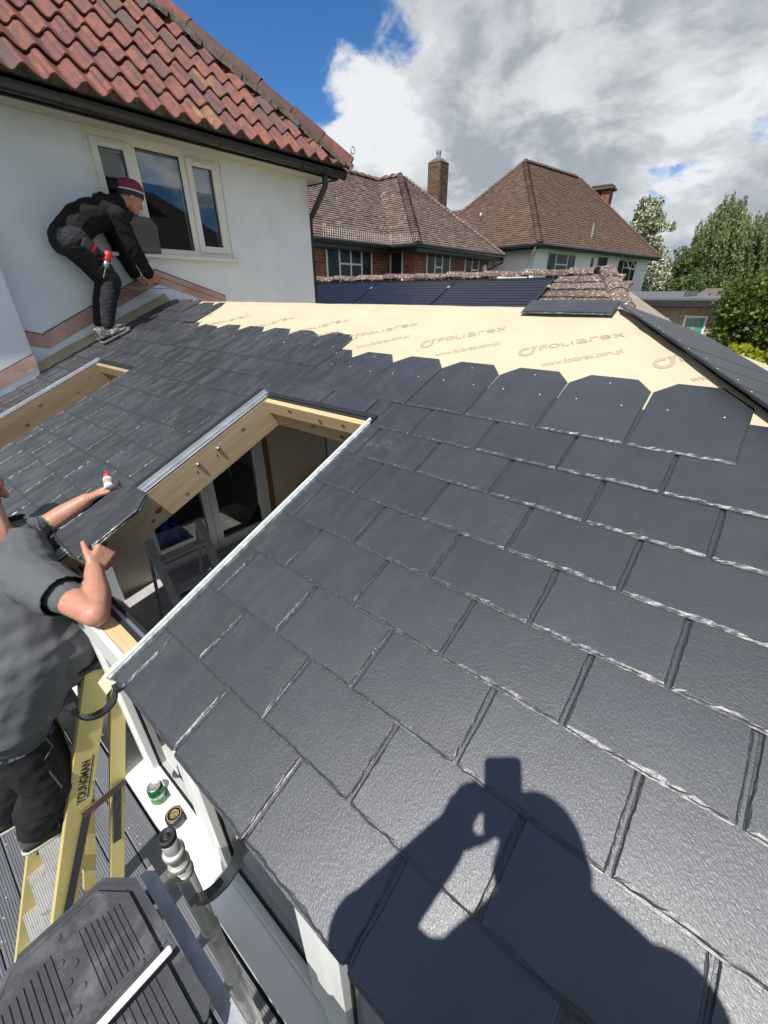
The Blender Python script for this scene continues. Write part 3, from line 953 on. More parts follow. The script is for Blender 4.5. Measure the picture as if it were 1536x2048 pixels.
M_CGLASS = clear_glass()
M_FRAME = mat('cream_white_frame', (0.76, 0.75, 0.70), 0.35, (0.70, 0.69, 0.64), 4)
win = MB()
fx0, fx1 = HX - 0.075, HX - 0.012
fw = 0.058
win.box((fx0, WY0, WZ0), (fx1, WY0 + fw, WZ1)); win.box((fx0, WY1 - fw, WZ0), (fx1, WY1, WZ1))
win.box((fx0, WY0 + fw, WZ0), (fx1, WY1 - fw, WZ0 + fw)); win.box((fx0, WY0 + fw, WZ1 - fw), (fx1, WY1 - fw, WZ1))
MY = (2.225, 2.715)
for y in MY: win.box((fx0 + .001, y - 0.034, WZ0 + fw), (fx1 - .001, y + 0.034, WZ1 - fw))
WIN = win.build('window', M_FRAME, HOUSE, bevel=0.004)
cells = [(WY0 + fw, MY[0] - .034, True), (MY[0] + .034, MY[1] - .034, False), (MY[1] + .034, WY1 - fw, True)]
for (a, b, opener) in cells:
    zz0, zz1 = WZ0 + fw, WZ1 - fw
    if opener:
        s = MB(); q = 0.05; x0, x1 = HX - 0.06, HX + 0.006
        s.box((x0, a - .01, zz0 - .01), (x1, a + q, zz1 + .01)); s.box((x0, b - q, zz0 - .01), (x1, b + .01, zz1 + .01))
        s.box((x0, a + q, zz0 - .01), (x1, b - q, zz0 + q)); s.box((x0, a + q, zz1 - q), (x1, b - q, zz1 + .01))
        s.build('sash', M_FRAME, WIN, bevel=0.005)
        v = MB(); v.box((HX + .0062, a + .07, zz1 - .034), (HX + .016, b - .07, zz1 - .012)); v.box((HX + .0162, a + .075, zz1 - .028), (HX + .02, b - .075, zz1 - .018)); v.build('trickle_vent', M_FRAME, WIN)
        a, b, zz0, zz1 = a + q, b - q, zz0 + q, zz1 - q
    gk = MB(); xg = HX - 0.032
    for (aa, bb, cc, dd) in ((a, a + .006, zz0, zz1), (b - .006, b, zz0, zz1)): gk.box((xg - .002, aa, cc), (xg + .010, bb, dd))
    for (cc, dd) in ((zz0, zz0 + .006), (zz1 - .006, zz1)): gk.box((xg - .002, a + .006, cc), (xg + .010, b - .006, dd))
    gk.build('gasket', M_RUBBER, WIN)
    g2 = MB(); g2.box((xg - .001, a, zz0), (xg + .003, b, zz1)); g2.build('pane', M_CGLASS, WIN)
    bl = MB(); bl.box((HX - 0.084, a - .01, 2.0), (HX - 0.080, b + .01, zz1 + .02)); bl.box((HX - .088, a - .01, 1.975), (HX - .076, b + .01, 1.999))
    bl.build('roller_blind', mat('blind', (0.82, 0.83, 0.82), 0.8), WIN)
sl = MB(); sl.box((HX - .02, WY0 - .035, WZ0 - .032), (HX + .075, WY1 + .05, WZ0 - .001)); sl.build('sill', M_FRAME, WIN, bevel=.006)

# lead-look flashing in terracotta paint, stepped down with the conservatory roof and over its ridge
M_FLASH = mat('terracotta_flashing', (0.42, 0.24, 0.19), 0.75, (0.52, 0.36, 0.30), 7, ncontrast=(.35, .7), stretch=(1, .6, 1), bump=.2, bscale=40,
              dirt=(0.62, 0.52, 0.46), dscale=5, damt=(.55, .8))
M_GROOVE = mat('dark_groove', (0.025, 0.022, 0.022), 0.8)
fl = MB(); gv = MB()


def flash(mb, y0, za, y1, zb, h, x):
    mb.hexa([(x - .004, y0, za), (x, y0, za), (x, y1, zb), (x - .004, y1, zb), (x - .004, y0, za + h), (x, y0, za + h), (x, y1, zb + h), (x - .004, y1, zb + h)])


tn = math.tan(TH)
flash(fl, 1.05, 1.05 * tn + 0.125, 2.19, 2.19 * tn + 0.175, 0.125, HX + 0.0065)
flash(gv, 1.05, 1.05 * tn + 0.250, 2.19, 2.19 * tn + 0.300, 0.009, HX + 0.005)
flash(fl, 0.897, 1.05 * tn + 0.125 + .045, 1.05, 1.05 * tn + 0.125, 0.115, HX + 0.0067)
flash(gv, 0.897, 1.05 * tn + 0.285, 1.05, 1.05 * tn + 0.24, 0.009, HX + 0.0052)
flash(fl, 2.19, 2.19 * tn + 0.175, 2.95, 0.86, 0.125, HX + 0.0069)
flash(gv, 2.19, 2.19 * tn + 0.300, 2.95, 0.985, 0.009, HX + 0.005)
flash(gv, 2.19, 2.19 * tn + 0.240, 2.95, 0.925, 0.006, HX + 0.0075)
flash(fl, -0.4, -0.4 * tn + 0.05, 0.893, 0.893 * tn + 0.055, 0.115, HX + 0.1365)
flash(gv, -0.4, -0.4 * tn + 0.165, 0.893, 0.893 * tn + 0.17, 0.007, HX + 0.134)
fl.build('flashing', M_FLASH, HOUSE)
gv.build('chase', M_GROOVE, HOUSE)

# eaves: soffit, fascia, gutter, downpipe
GY1 = 4.68
s = MB(); s.box((HX - .1, -3.6, EZ), (-3.581, 4.62, EZ + 0.018)); s.box((HX - 5, HY1, EZ), (HX - .101, 4.62, EZ + .018))
s.build('soffit', mat('old_soffit', (0.55, 0.52, 0.45), 0.8, (0.45, 0.42, 0.36), 9, stretch=(3, .3, 1)), HOUSE)
s = MB(); s.box((-3.58, -3.6, EZ - .012), (-3.555, 4.62, 2.44)); s.box((HX - 5, 4.621, EZ - .012), (-3.555, 4.645, 2.44)); s.build('fascia', M_BLACKP, HOUSE)
s = MB()
gp = [(0.062 * math.cos(R(a)), 0.062 * math.sin(R(a))) for a in range(180, 361, 15)] + [(0.058 * math.cos(R(a)), 0.058 * math.sin(R(a)) + .001) for a in range(360, 179, -15)]
s.extrude(gp, (-3.488, -3.6, 2.352), (1, 0, 0), (0, 0, 1), (0, GY1 + 3.6, 0))
s.lathe((-3.488, GY1, 2.34), (0, 1, 0), [(0.06, 0), (0.06, 0.004)], 20)
GUT = s.build('gutter', M_BLACKP, HOUSE)
smooth_by_angle(GUT.data, 35)
for y in (1.62, 2.95, 4.0, 4.35):
    b = MB(); b.extrude([(q[0] * 1.08, q[1] * 1.08) for q in gp], (-3.488, y - .03 - .03 * (y == 4.35), 2.352), (1, 0, 0), (0, 0, 1), (0, .06 + .06 * (y == 4.35), 0)); b.build('gutter_joint', M_BLACKP, HOUSE)
dp = MB(); dp.tube([(-3.488, 4.35, 2.30), (-3.488, 4.35, 2.20), (-3.50, 4.353, 2.17), (-3.84, 4.43, 1.93), (-3.89, 4.432, 1.89), (-3.90, 4.432, 1.82), (-3.90, 4.432, DECK_Z)], 0.034, 14)
dp.build('downpipe', M_BLACKP, HOUSE, smooth=True)
sc = MB()
base = Vector((-3.42, 4.74, 2.36))
pts = [base, base + Vector((0, .02, .22))] + [base + Vector((0, .02 + .035 + .035 * math.cos(R(a)), .22 + .035 * math.sin(R(a)) + .01)) for a in range(180, -150, -25)]
sc.tube(pts, 0.006, 6); sc.build('hip_iron', M_GALV, HOUSE, smooth=True)

# pantile roof
PITCH = R(43)
EX, EZT = -3.40, 2.415
US = Vector((-math.cos(PITCH), 0, math.sin(PITCH)))
UN = Vector((math.sin(PITCH), 0, math.cos(PITCH)))
UY = Vector((0, 1, 0))
HIPY = 4.70


def hr(y, d, h=0.0): return Vector((EX, 0, EZT)) + UY * y + US * d + UN * h


rf = MB()
Ltop = 4.2
rf.poly([hr(-3.6, 0, -.05), hr(HIPY - .05, 0, -.05), hr(HIPY - .05 - Ltop * math.cos(PITCH), Ltop, -.05), hr(-3.6, Ltop, -.05)])
hipc = hr(HIPY - .05 - Ltop * math.cos(PITCH), Ltop, -.05)
rf.poly([hr(HIPY - .05, 0, -.05), Vector((EX - 8, HIPY - .05, EZT - .05)), Vector((EX - 8, hipc.y, hipc.z)), hipc])
ROOF = rf.build('roof', mat('roof_felt', (0.03, 0.025, 0.022), 0.9), HOUSE)

M_PAN = bpy.data.materials.new('pantile_clay'); M_PAN.use_nodes = True
t_ = NT(M_PAN.node_tree); b_ = M_PAN.node_tree.nodes['Principled BSDF']
tc_ = t_.n('ShaderNodeTexCoord').outputs['Object']; oi_ = t_.n('ShaderNodeObjectInfo').outputs['Random']
vv_ = t_.vmath('ADD', tc_, t_.n('ShaderNodeCombineXYZ', inp={0: t_.math('MULTIPLY', oi_, 53.0), 1: t_.math('MULTIPLY', oi_, 17.0)}).outputs[0])
hue_ = t_.ramp(oi_, [(0.0, (0.19, 0.055, 0.034)), (0.35, (0.23, 0.068, 0.040)), (0.62, (0.165, 0.050, 0.036)), (0.8, (0.105, 0.043, 0.036)), (0.94, (0.085, 0.048, 0.042)), (0.975, (0.26, 0.13, 0.05))])
c_ = t_.mix(t_.ramp(t_.noise(vv_, 9, 7, .65), [(.38, 0.), (.66, 1.)]), hue_, (0.075, 0.036, 0.032, 1))
c_ = t_.mix(t_.ramp(t_.noise(vv_, 22, 6, .7), [(.60, 0.), (.78, .5)]), c_, (0.30, 0.14, 0.10, 1))
c_ = t_.mix(t_.ramp(t_.noise(vv_, 70, 4, .7), [(.68, 0.), (.76, .7)]), c_, (0.42, 0.35, 0.28, 1))
M_PAN.node_tree.links.new(c_, b_.inputs['Base Color']); b_.inputs['Roughness'].default_value = .75
M_PAN.node_tree.links.new(t_.n('ShaderNodeBump', inp={'Strength': .5, 'Distance': .004, 'Height': t_.noise(vv_, 60, 6, .65)}).outputs[0], b_.inputs['Normal'])

PW, PG, PL = 0.196, 0.292, 0.345


def pz(u):       # S-profile across one tile, u in 0..1.12
    return 0.030 * math.sin(2 * math.pi * (u + 0.03)) + 0.006 * math.sin(4 * math.pi * u)


def pantile_mesh(seed):
    rnd = random.Random(seed)
    nx, ny = 16, 3
    vs, fs = [], []
    for side in (0, 1):
        for j in range(ny + 1):
            for i in range(nx + 1):
                u = i / nx * 1.10
                d = j / ny * PL
                th = 0.0 if side == 0 else -0.015
                jit = rnd.uniform(-.002, .002) if j == 0 else 0
                vs.append((u * PW, d + jit, pz(u) + th))
    n1 = (nx + 1) * (ny + 1)
    for j in range(ny):
        for i in range(nx):
            a = j * (nx + 1) + i
            fs.append((a, a + 1, a + nx + 2, a + nx + 1))
            fs.append((n1 + a, n1 + a + nx + 1, n1 + a + nx + 2, n1 + a + 1))
    for i in range(nx): fs.append((i, n1 + i, n1 + i + 1, i + 1))
    for j in range(ny):
        a = j * (nx + 1); b = a + nx
        fs.append((a, a + nx + 1, n1 + a + nx + 1, n1 + a)); fs.append((b, n1 + b, n1 + b + nx + 1, b + nx + 1))
    me = bpy.data.meshes.new('pantile'); me.from_pydata(vs, [], fs)
    me.materials.append(M_PAN)
    bm = bmesh.new(); bm.from_mesh(me); bmesh.ops.recalc_face_normals(bm, faces=bm.faces); bm.to_mesh(me); bm.free()
    smooth_by_angle(me, 40)
    return me


PANS = [pantile_mesh(i) for i in range(4)]
tiltp = 0.085
for k in range(0, 9):
    d = k * PG
    ymax = HIPY - d * math.cos(PITCH)
    ncol = 0
    y = 0.55 + 0.0 * k
    j = 0
    while y < ymax - 0.05:
        us = (US * math.cos(tiltp) - UN * math.sin(tiltp)); nn = (UN * math.cos(tiltp) + US * math.sin(tiltp))
        yw = random.uniform(-.012, .012)
        p0 = hr(y + random.uniform(-.004, .004), d + random.uniform(-.006, .006), 0.012 + random.uniform(-.003, .003))
        ax = UY * math.cos(yw) + us * math.sin(yw); ay = us * math.cos(yw) - UY * math.sin(yw)
        mtx = Matrix(((ax.x, ay.x, nn.x, p0.x), (ax.y, ay.y, nn.y, p0.y), (ax.z, ay.z, nn.z, p0.z), (0, 0, 0, 1)))
        me = random.choice(PANS)
        if y + PW * 1.1 + PL * math.cos(PITCH) > ymax - 0.02:      # cut along the hip
            me = me.copy()
            bm = bmesh.new(); bm.from_mesh(me)
            nrm = Vector((1, math.cos(PITCH), 0)).normalized()
            bmesh.ops.bisect_plane(bm, geom=bm.verts[:] + bm.edges[:] + bm.faces[:], plane_co=Vector((ymax - y - 0.05, 0, 0)), plane_no=nrm, clear_outer=True)
            nv = len(bm.verts)
            bm.to_mesh(me); bm.free()
            if nv < 6:
                y += PW; j += 1; continue
        link('pantile', me, ROOF, matrix=mtx)
        y += PW; j += 1
# mortar under the eave tiles and along the hip
mo = MB()
M_MORTAR = mat('mossy_mortar', (0.06, 0.052, 0.042), 0.95, (0.15, 0.13, 0.10), 16, bump=.8, bscale=50, bdist=.01, dirt=(0.05, 0.06, 0.03), dscale=9)
for i in range(24):
    y = 0.55 + i * PW
    if y > HIPY - .12: break
    vs = [hr(y + u * PW, 0.02 + random.uniform(0, .015), pz(u) + .004) for u in [q / 8 for q in range(9)]] + [hr(y + u * PW, 0.02, -.05 + random.uniform(-.006, .006)) for u in [q / 8 for q in range(9)]]
    mo.add(vs, [(q, q + 1, 9 + q + 1, 9 + q) for q in range(8)])
hipd = (US + Vector((0, -math.cos(PITCH), 0))).normalized()
h0 = hr(HIPY - .04, 0.0, 0.0)
for i in range(46):
    a = h0 + hipd * (i * .09)
    c = a + Vector((0.05, -0.045, 0.0)) + Vector([random.uniform(-.012, .012) for _ in range(3)])
    mo.obox(c, hipd * .055, Vector((.05, -.04, -.025)), Vector((.008, .008, .02)))
mo.build('mortar_bed', M_MORTAR, ROOF)
rt = MB()
nr = 10
Lr = 0.40
vs, fs = [], []
for side, rr in ((0, 0.118), (1, 0.102)):
    for j in (0, 1):
        for i in range(nr + 1):
            a = R(-8 + 196 * i / nr)
            vs.append((rr * math.cos(a), j * Lr, rr * math.sin(a) * .92))
N1 = 2 * (nr + 1)
for i in range(nr):
    fs.append((i, i + 1, nr + 2 + i, nr + 1 + i)); fs.append((N1 + i, N1 + nr + 1 + i, N1 + nr + 2 + i, N1 + i + 1))
    fs.append((i, N1 + i, N1 + i + 1, i + 1)); fs.append((nr + 1 + i, nr + 2 + i, N1 + nr + 2 + i, N1 + nr + 1 + i))
for i in (0, nr): fs.append((i, nr + 1 + i, N1 + nr + 1 + i, N1 + i))
rt.add(vs, fs)
RT = rt.mesh('hip_tile', [M_PAN]); smooth_by_angle(RT, 40)
hz = Vector((math.sin(PITCH), math.sin(PITCH), 2 * math.cos(PITCH))); hz = (hz - hipd * hz.dot(hipd)).normalized()
hxv = hipd.cross(hz)
for i in range(11):
    p0 = h0 + hipd * (-.03 + i * (Lr + .006)) + hz * (0.008 + .008 * (i % 2)) + Vector([random.uniform(-.004, .004) for _ in range(3)])
    link('hip_tile', RT, ROOF, matrix=Matrix(((hxv.x, hipd.x, hz.x, p0.x), (hxv.y, hipd.y, hz.y, p0.y), (hxv.z, hipd.z, hz.z, p0.z), (0, 0, 0, 1))))
# thin aerial standing on the far side
ae = MB(); ae.tube([(-7.2, 4.2, 4.0), (-7.2, 4.2, 6.15)], .012, 6)
ae.tube([(-7.5, 4.0, 5.9), (-6.9, 4.5, 6.1)], .008, 5)
for q in range(6):
    c = Vector((-7.5, 4.0, 5.9)).lerp(Vector((-6.9, 4.5, 6.1)), q / 5); ae.tube([c + Vector((-.1, .12, 0)), c + Vector((.1, -.12, 0))], .004, 4)
ae.build('aerial', M_GALV, HOUSE)

# french doors in the wall, inside the conservatory
dr = MB(); x0, x1 = HX - .08, HX - .01
dr.box((x0, DY0, FLOOR_Z), (x1, DY0 + .06, DZ1)); dr.box((x0, DY1 - .06, FLOOR_Z), (x1, DY1, DZ1)); dr.box((x0, DY0 + .06, DZ1 - .06), (x1, DY1 - .06, DZ1)); dr.box((HX - .28, DY0, DECK_Z), (HX - .001, DY1, FLOOR_Z + .03))
DOOR = dr.build('french_door', M_UPVC, HOUSE)
mid = 2.22
for (a, b) in ((DY0 + .065, mid - .003), (mid + .003, DY1 - .065)):
    s = MB(); x0, x1 = HX - .07, HX + .004; q = .095
    s.box((x0, a, FLOOR_Z + .035), (x1, a + q, DZ1 - .065)); s.box((x0, b - q, FLOOR_Z + .035), (x1, b, DZ1 - .065)); s.box((x0, a + q, FLOOR_Z + .035), (x1, b - q, FLOOR_Z + .035 + q)); s.box((x0, a + q, DZ1 - .16), (x1, b - q, DZ1 - .065))
    s.build('door_leaf', M_UPVC, DOOR, bevel=.005)
    p = MB(); p.box((HX - .035, a + q, FLOOR_Z + .13), (HX - .03, b - q, DZ1 - .16)); p.build('pane', M_CGLASS, DOOR)
hd = MB(); hd.box((HX + .0045, mid - .065, -1.25), (HX + .014, mid - .035, -1.03)); hd.tube([(HX + .014, mid - .05, -1.08), (HX + .055, mid - .05, -1.08), (HX + .055, mid - .17, -1.085)], .009, 8); hd.build('door_handle', M_BLACKP, DOOR)
oa = MB(); oa.box((HX + .001, DY1 + .005, FLOOR_Z), (HX + .035, DY1 + .075, 0.2)); oa.build('door_casing', M_OAK, HOUSE)

lin = MB()  # cream panels added over the house wall to brighten the room inside
for pl in ([(.17, FLOOR_Z), (1.295, FLOOR_Z), (1.295, .38), (.17, -.10)], [(1.296, -.149), (3.144, -.149), (3.144, .42), (2.26, .78), (1.296, .38)], [(3.22, FLOOR_Z), (4.33, FLOOR_Z), (4.33, -.10), (3.22, .38)]):
    lin.extrude(pl, (HX + .001, 0, 0), (0, 1, 0), (0, 0, 1), (.004, 0, 0))
lin.build('brightening_lining', mat('brightening_cream', (.74, .66, .52), .85, (.68, .60, .47), 3, bump=.2, bscale=60), HOUSE)
# conservatory floor, skirting, far-side frame
f = MB(); f.box((HX + .001, 0.165, DECK_Z + .001), (2.7, 2 * RIDGE_Y - .16, FLOOR_Z)); tag(f.build('conservatory_floor', mat('dusty_floor', (0.42, 0.41, 0.39), .8, (0.32, 0.31, 0.30), 6, dirt=(.5, .49, .46), dscale=12)), kind='structure')

# ------------------------------------------------------------------ houses beyond
M_TILE_B = mat('brown_clay_tile', (0.17, 0.118, 0.095), 0.85, (0.115, 0.080, 0.066), 3.0, tint=True, bump=.4, bscale=30, bdist=.01, dirt=(0.42, 0.38, 0.33), dscale=10, damt=(.56, .70))
M_TILE_C = mat('rust_clay_tile', (0.125, 0.074, 0.050), 0.85, (0.095, 0.056, 0.040), 2.0, tint=True, bump=.3, bscale=30, bdist=.01, dirt=(0.10, 0.07, 0.05), dscale=2)
M_BRICK = mat('red_brick', (0.30, 0.105, 0.06), 0.85, (0.22, 0.075, 0.045), 4.0, tint=True, bump=.3, bscale=50)
M_MORT = mat('brick_mortar', (0.34, 0.28, 0.22), 0.9, (0.28, 0.23, 0.18), 7)
M_WHITEWALL = mat('white_painted_wall', (0.88, 0.88, 0.88), 0.7, (0.83, 0.83, 0.83), 1.2, bump=.15, bscale=60)
M_DARKGLASS = mat('far_window_glass', (0.018, 0.022, 0.024), 0.12, (0.05, 0.055, 0.05), 3, spec=.18)
M_GUTTER = M_BLACKP


def jit(a): return random.uniform(-a, a)


def tile_face(mb, poly, u, up, n, tw, gauge, th=0.018, lift=0.03, amp=0.004):
    """small lapped tiles over a planar roof polygon (first point = origin). u along the eave, up the slope"""
    o = Vector(poly[0])
    P2 = [((Vector(p) - o).dot(u), (Vector(p) - o).dot(up)) for p in poly]
    smax = max(p[1] for p in P2)
    k = 0
    while k * gauge < smax:
        s0 = k * gauge
        sm = min(s0 + gauge * .5, smax - 1e-3)
        xs = []
        for i in range(len(P2)):
            a, b = P2[i], P2[(i + 1) % len(P2)]
            if (a[1] - sm) * (b[1] - sm) < 0: xs.append(a[0] + (sm - a[1]) / (b[1] - a[1]) * (b[0] - a[0]))
        if len(xs) >= 2:
            x0, x1 = min(xs), max(xs)
            x = x0 - (tw / 2 if k % 2 else 0)
            while x < x1:
                a, b = max(x, x0), min(x + tw - .006, x1)
                if b - a > .01:
                    h = lift + jit(amp)
                    q = lambda xx, ss, hh: o + u * xx + up * ss + n * hh
                    d0 = s0 + jit(.006)
                    v = random.uniform(.72, 1.22)
                    col = (v * random.uniform(.95, 1.08), v, v * random.uniform(.93, 1.05))
                    hr_ = h + jit(amp)
                    mb.add([q(a, d0, h - th), q(b, d0, hr_ - th), q(b, d0, hr_), q(a, d0, h), q(b, d0 + gauge * 1.25, .006), q(a, d0 + gauge * 1.25, .006)],
                           [(0, 1, 2, 3), (3, 2, 4, 5), (0, 3, 5), (1, 4, 2)], 0, col)
                x += tw
        k += 1


def hip_caps(mb, a, b, r, L, n=7):
    """bonnet tiles, lapped, up a hip or along a ridge"""
    a, b = Vector(a), Vector(b)
    d = (b - a).normalized()
    side = d.cross(Vector((0, 0, 1))).normalized()
    up = side.cross(d).normalized()
    m = int((b - a).length / L)
    for i in range(m):
        p, q = a + d * (i * L), a + d * ((i + 1.18) * L)
        vs = []
        r0, r1 = r * random.uniform(1.05, 1.16), r * random.uniform(.82, .92)
        for (c, rr, h) in ((p, r0, .02), (q, r1, -.008)):
            for k in range(n + 1):
                t = math.pi * k / n
                vs.append(c + side * rr * math.cos(t) + up * (rr * .72 * math.sin(t) + h - rr * .25))
        fs = [(k, k + 1, n + 2 + k, n + 1 + k) for k in range(n)] + [tuple(range(n + 1))]
        v = random.uniform(.75, 1.15)
        mb.add(vs, fs, 0, (v * 1.02, v, v))


def bricks(mb, mm, o, u, w, h, nrm, openings=(), bl=0.225, bh=0.075):
    """brick courses proud of a mortar face; openings are (x0,x1,z0,z1) kept clear"""
    o, u, nrm = Vector(o), Vector(u), Vector(nrm)
    Z = Vector((0, 0, 1))
    k = 0
    while k * bh < h:
        z0, z1 = k * bh, min(k * bh + bh - .012, h)
        x = -(bl / 2) * (k % 2)
        while x < w:
            a, b = max(x, 0), min(x + bl - .012, w)
            segs = [(a, b)]
            for (p0, p1, q0, q1) in openings:
                if z1 > q0 and z0 < q1:
                    segs = [sg for (s0, s1) in segs for sg in ((s0, min(s1, p0)), (max(s0, p1), s1)) if sg[1] - sg[0] > .02]
            for (s0, s1) in segs:
                v = random.uniform(.62, 1.25)
                c = (v * random.uniform(.95, 1.1), v, v * random.uniform(.9, 1.05))
                A = [o + u * s0 + Z * z0, o + u * s1 + Z * z0, o + u * s1 + Z * z1, o + u * s0 + Z * z1]
                B = [p + nrm * .008 for p in A]
                mb.add(A + B, [(4, 5, 6, 7), (0, 1, 5, 4), (1, 2, 6, 5), (2, 3, 7, 6), (3, 0, 4, 7)], 0, c)
            x += bl
        k += 1


def far_window(parent, o, u, nrm, w, h, cols, splits=(), proud=.02, fr=.055, glass=None, open_cell=None):
    """casement window: o = lower left corner on the wall face; cols = column widths; splits = indices of columns with a transom"""
    o, u, nrm = Vector(o), Vector(u).normalized(), Vector(nrm).normalized()
    Z = Vector((0, 0, 1))
    f = MB()

    def bx(x0, x1, z0, z1, d0, d1, m=f):
        c = o + u * ((x0 + x1) / 2) + Z * ((z0 + z1) / 2) + nrm * ((d0 + d1) / 2)
        m.obox(c, u * (x1 - x0) / 2, Z * (z1 - z0) / 2, nrm * (d1 - d0) / 2)
    bx(0, fr, 0, h, -.03, proud); bx(w - fr, w, 0, h, -.03, proud); bx(fr, w - fr, 0, fr, -.03, proud); bx(fr, w - fr, h - fr, h, -.03, proud)
    tot = sum(cols); x = fr; W = w - 2 * fr
    cells = []
    for i, c in enumerate(cols):
        x1 = x + W * c / tot
        if i < len(cols) - 1: bx(x1 - fr * .5, x1 + fr * .5, fr, h - fr, -.025, proud - .002)
        if i in splits:
            bx(x + fr * .5, x1 - fr * .5, h * .64, h * .64 + fr * .8, -.024, proud - .006)
            cells += [(x, x1, fr, h * .64), (x, x1, h * .64 + fr * .8, h - fr)]
        else: cells.append((x, x1, fr, h - fr))
        x = x1
    wo = f.build('window', M_UPVC, parent)
    for (a, b, c, d) in cells:
        p = MB(); bx(a, b, c, d, .004, .010, p); p.build('pane', glass or M_DARKGLASS, wo)
    s = MB(); bx(-.05, w + .05, -.06, -.002, -.02, proud + .06, s); s.build('sill', mat('dark_sill', (.12, .12, .13), .6), wo)
    return wo


def face_n(poly):
    a, b, c = Vector(poly[0]), Vector(poly[1]), Vector(poly[2])
    n = (b - a).cross(c - a).normalized()
    return n if n.z > 0 else -n


def roof_face(parent, poly, matl, tw, gauge, name='roof_tiles', under=None):
    """poly: eave-left, eave-right, ... ; builds backing and the tiles on it"""
    P = [Vector(p) for p in poly]
    n = face_n(P)
    u = (P[1] - P[0]).normalized()
    up = n.cross(u).normalized()
    if up.z < 0: up = -up
    b = MB(); b.poly([p - n * .01 for p in P]); bo = b.build('roof', under or matl, parent)
    t = MB(); tile_face(t, P, u, up, n, tw, gauge)
    tag(t.build(name, matl, bo), kind='stuff')
    return bo


# --- brick house with cross wing
B = thing('brick_house', 'red brick house with brown tiled roof, projecting wing and tall chimney', 'house', (-9.5, 11, DECK_Z))
EB = 2.2
wx, ws = -8.05, -7.10                     # main wall, wing front
w = MB()
w.box((wx - 4.6, 3.0, DECK_Z), (wx, 11.3, EB + .1)); w.box((wx - 4.6, 11.3, DECK_Z), (ws, 15.95, EB + .1)); w.box((wx - 4.6, 15.951, DECK_Z), (wx, 18.5, EB + .1))
w.build('wall', M_MORT, B)
bm1 = MB()
bricks(bm1, None, (wx, 6.5, 0.7), (0, 1, 0), 4.8, 1.48, (1, 0, 0), [(2.18, 4.02, -1, 1.42)])
bricks(bm1, None, (wx, 11.3, 0.7), (1, 0, 0), 0.95, 1.48, (0, -1, 0), [(.06, .56, -1, 1.42)])
bricks(bm1, None, (ws, 11.3, 0.7), (0, 1, 0), 4.65, 1.48, (1, 0, 0), [(.62, 1.98, -1, 1.42), (2.92, 3.92, -1, 1.42)])
tag(bm1.build('brickwork', M_BRICK, B), kind='stuff')
far_window(B, (wx, 8.68, .95), (0, 1, 0), (1, 0, 0), 1.84, 1.15, (1, 1, 1, .9), (1, 2))
far_window(B, (wx + .06, 11.3, .75), (1, 0, 0), (0, -1, 0), 0.50, 1.35, (1,), ())
far_window(B, (ws, 11.92, .95), (0, 1, 0), (1, 0, 0), 1.36, 1.14, (1, 1, 1), (1,))
far_window(B, (ws, 14.22, .95), (0, 1, 0), (1, 0, 0), 1.0, 1.13, (1, 1), (1,))
al = MB(); al.extrude([(-.1, -.13), (.1, -.13), (.14, .05), (.08, .15), (-.08, .15), (-.14, .05)], (ws + .009, 15.6, 1.72), (0, 1, 0), (0, 0, 1), (.06, 0, 0)); al.build('alarm_box', M_UPVC, B)
x_e, x_w, RB, XR = -7.70, -6.72, 4.42, -10.42
apex = (-9.40, 13.62, 4.42); vtop = (XR, 13.62, 4.42)
roof_face(B, [(x_e, 2.8, EB), (x_e, 10.94, EB), vtop, (XR, 2.8, RB)], M_TILE_B, .165, .10)
roof_face(B, [(x_e, 10.94, EB), (x_w, 10.94, EB), apex, vtop], M_TILE_B, .165, .10)
roof_face(B, [(x_w, 10.94, EB), (x_w, 16.3, EB), apex], M_TILE_B, .165, .10)
rb = MB(); rb.poly([(x_w, 16.3, EB), (x_e, 16.3, EB), vtop, apex]); rb.poly([(x_e, 16.3, EB), (x_e, 18.9, EB), (XR, 17.2, RB), vtop]); rb.poly([(XR, 2.8, RB), (XR, 17.2, RB), (-13.2, 18.9, EB), (-13.2, 2.8, EB)]); rb.poly([(x_e, 18.9, EB), (-13.2, 18.9, EB), (XR, 17.2, RB)])
rb.build('roof', M_TILE_B, B)
hc = MB(); hip_caps(hc, (x_w, 10.94, EB), apex, .13, .13); hip_caps(hc, (x_w, 16.3, EB), apex, .13, .13); hip_caps(hc, apex, vtop, .14, .30); hip_caps(hc, (XR, 3, RB), (XR, 17.2, RB), .14, .35)
tag(hc.build('hip_tiles', M_TILE_B, B), kind='stuff')
gt = MB()
for (a, b) in (((x_e + .03, 2.8, EB - .03), (x_e + .03, 10.9, EB - .03)), ((x_e + .03, 10.9, EB - .031), (x_w + .03, 10.9, EB - .03)), ((x_w + .03, 10.9, EB - .031), (x_w + .03, 16.35, EB - .03))): gt.tube([a, b], .06, 10)
gt.box((x_e - .05, 2.8, EB - .18), (x_e - .02, 10.95, EB - .03)); gt.box((x_e - .02, 10.95, EB - .18), (x_w - .02, 10.98, EB - .03)); gt.box((x_w - .05, 10.98, EB - .18), (x_w - .02, 16.3, EB - .03))
gt.box((x_w - .02, 16.27, EB - .17), (x_w - .9, 16.3, EB - .03))
gt.tube([(x_w + .03, 16.3, EB - .05), (x_w + .02, 16.25, EB - .25), (ws + .05, 15.95, EB - .45), (ws + .05, 15.95, DECK_Z)], .04, 8)
gt.build('gutter', M_GUTTER, B)
so = MB(); so.box((wx - .0, 2.8, EB - .19), (x_e - .05, 11.29, EB - .175)); so.box((ws, 11.0, EB - .19), (x_w - .05, 16.3, EB - .176)); so.build('soffit', mat('dark_soffit', (.05, .05, .05), .7), B)
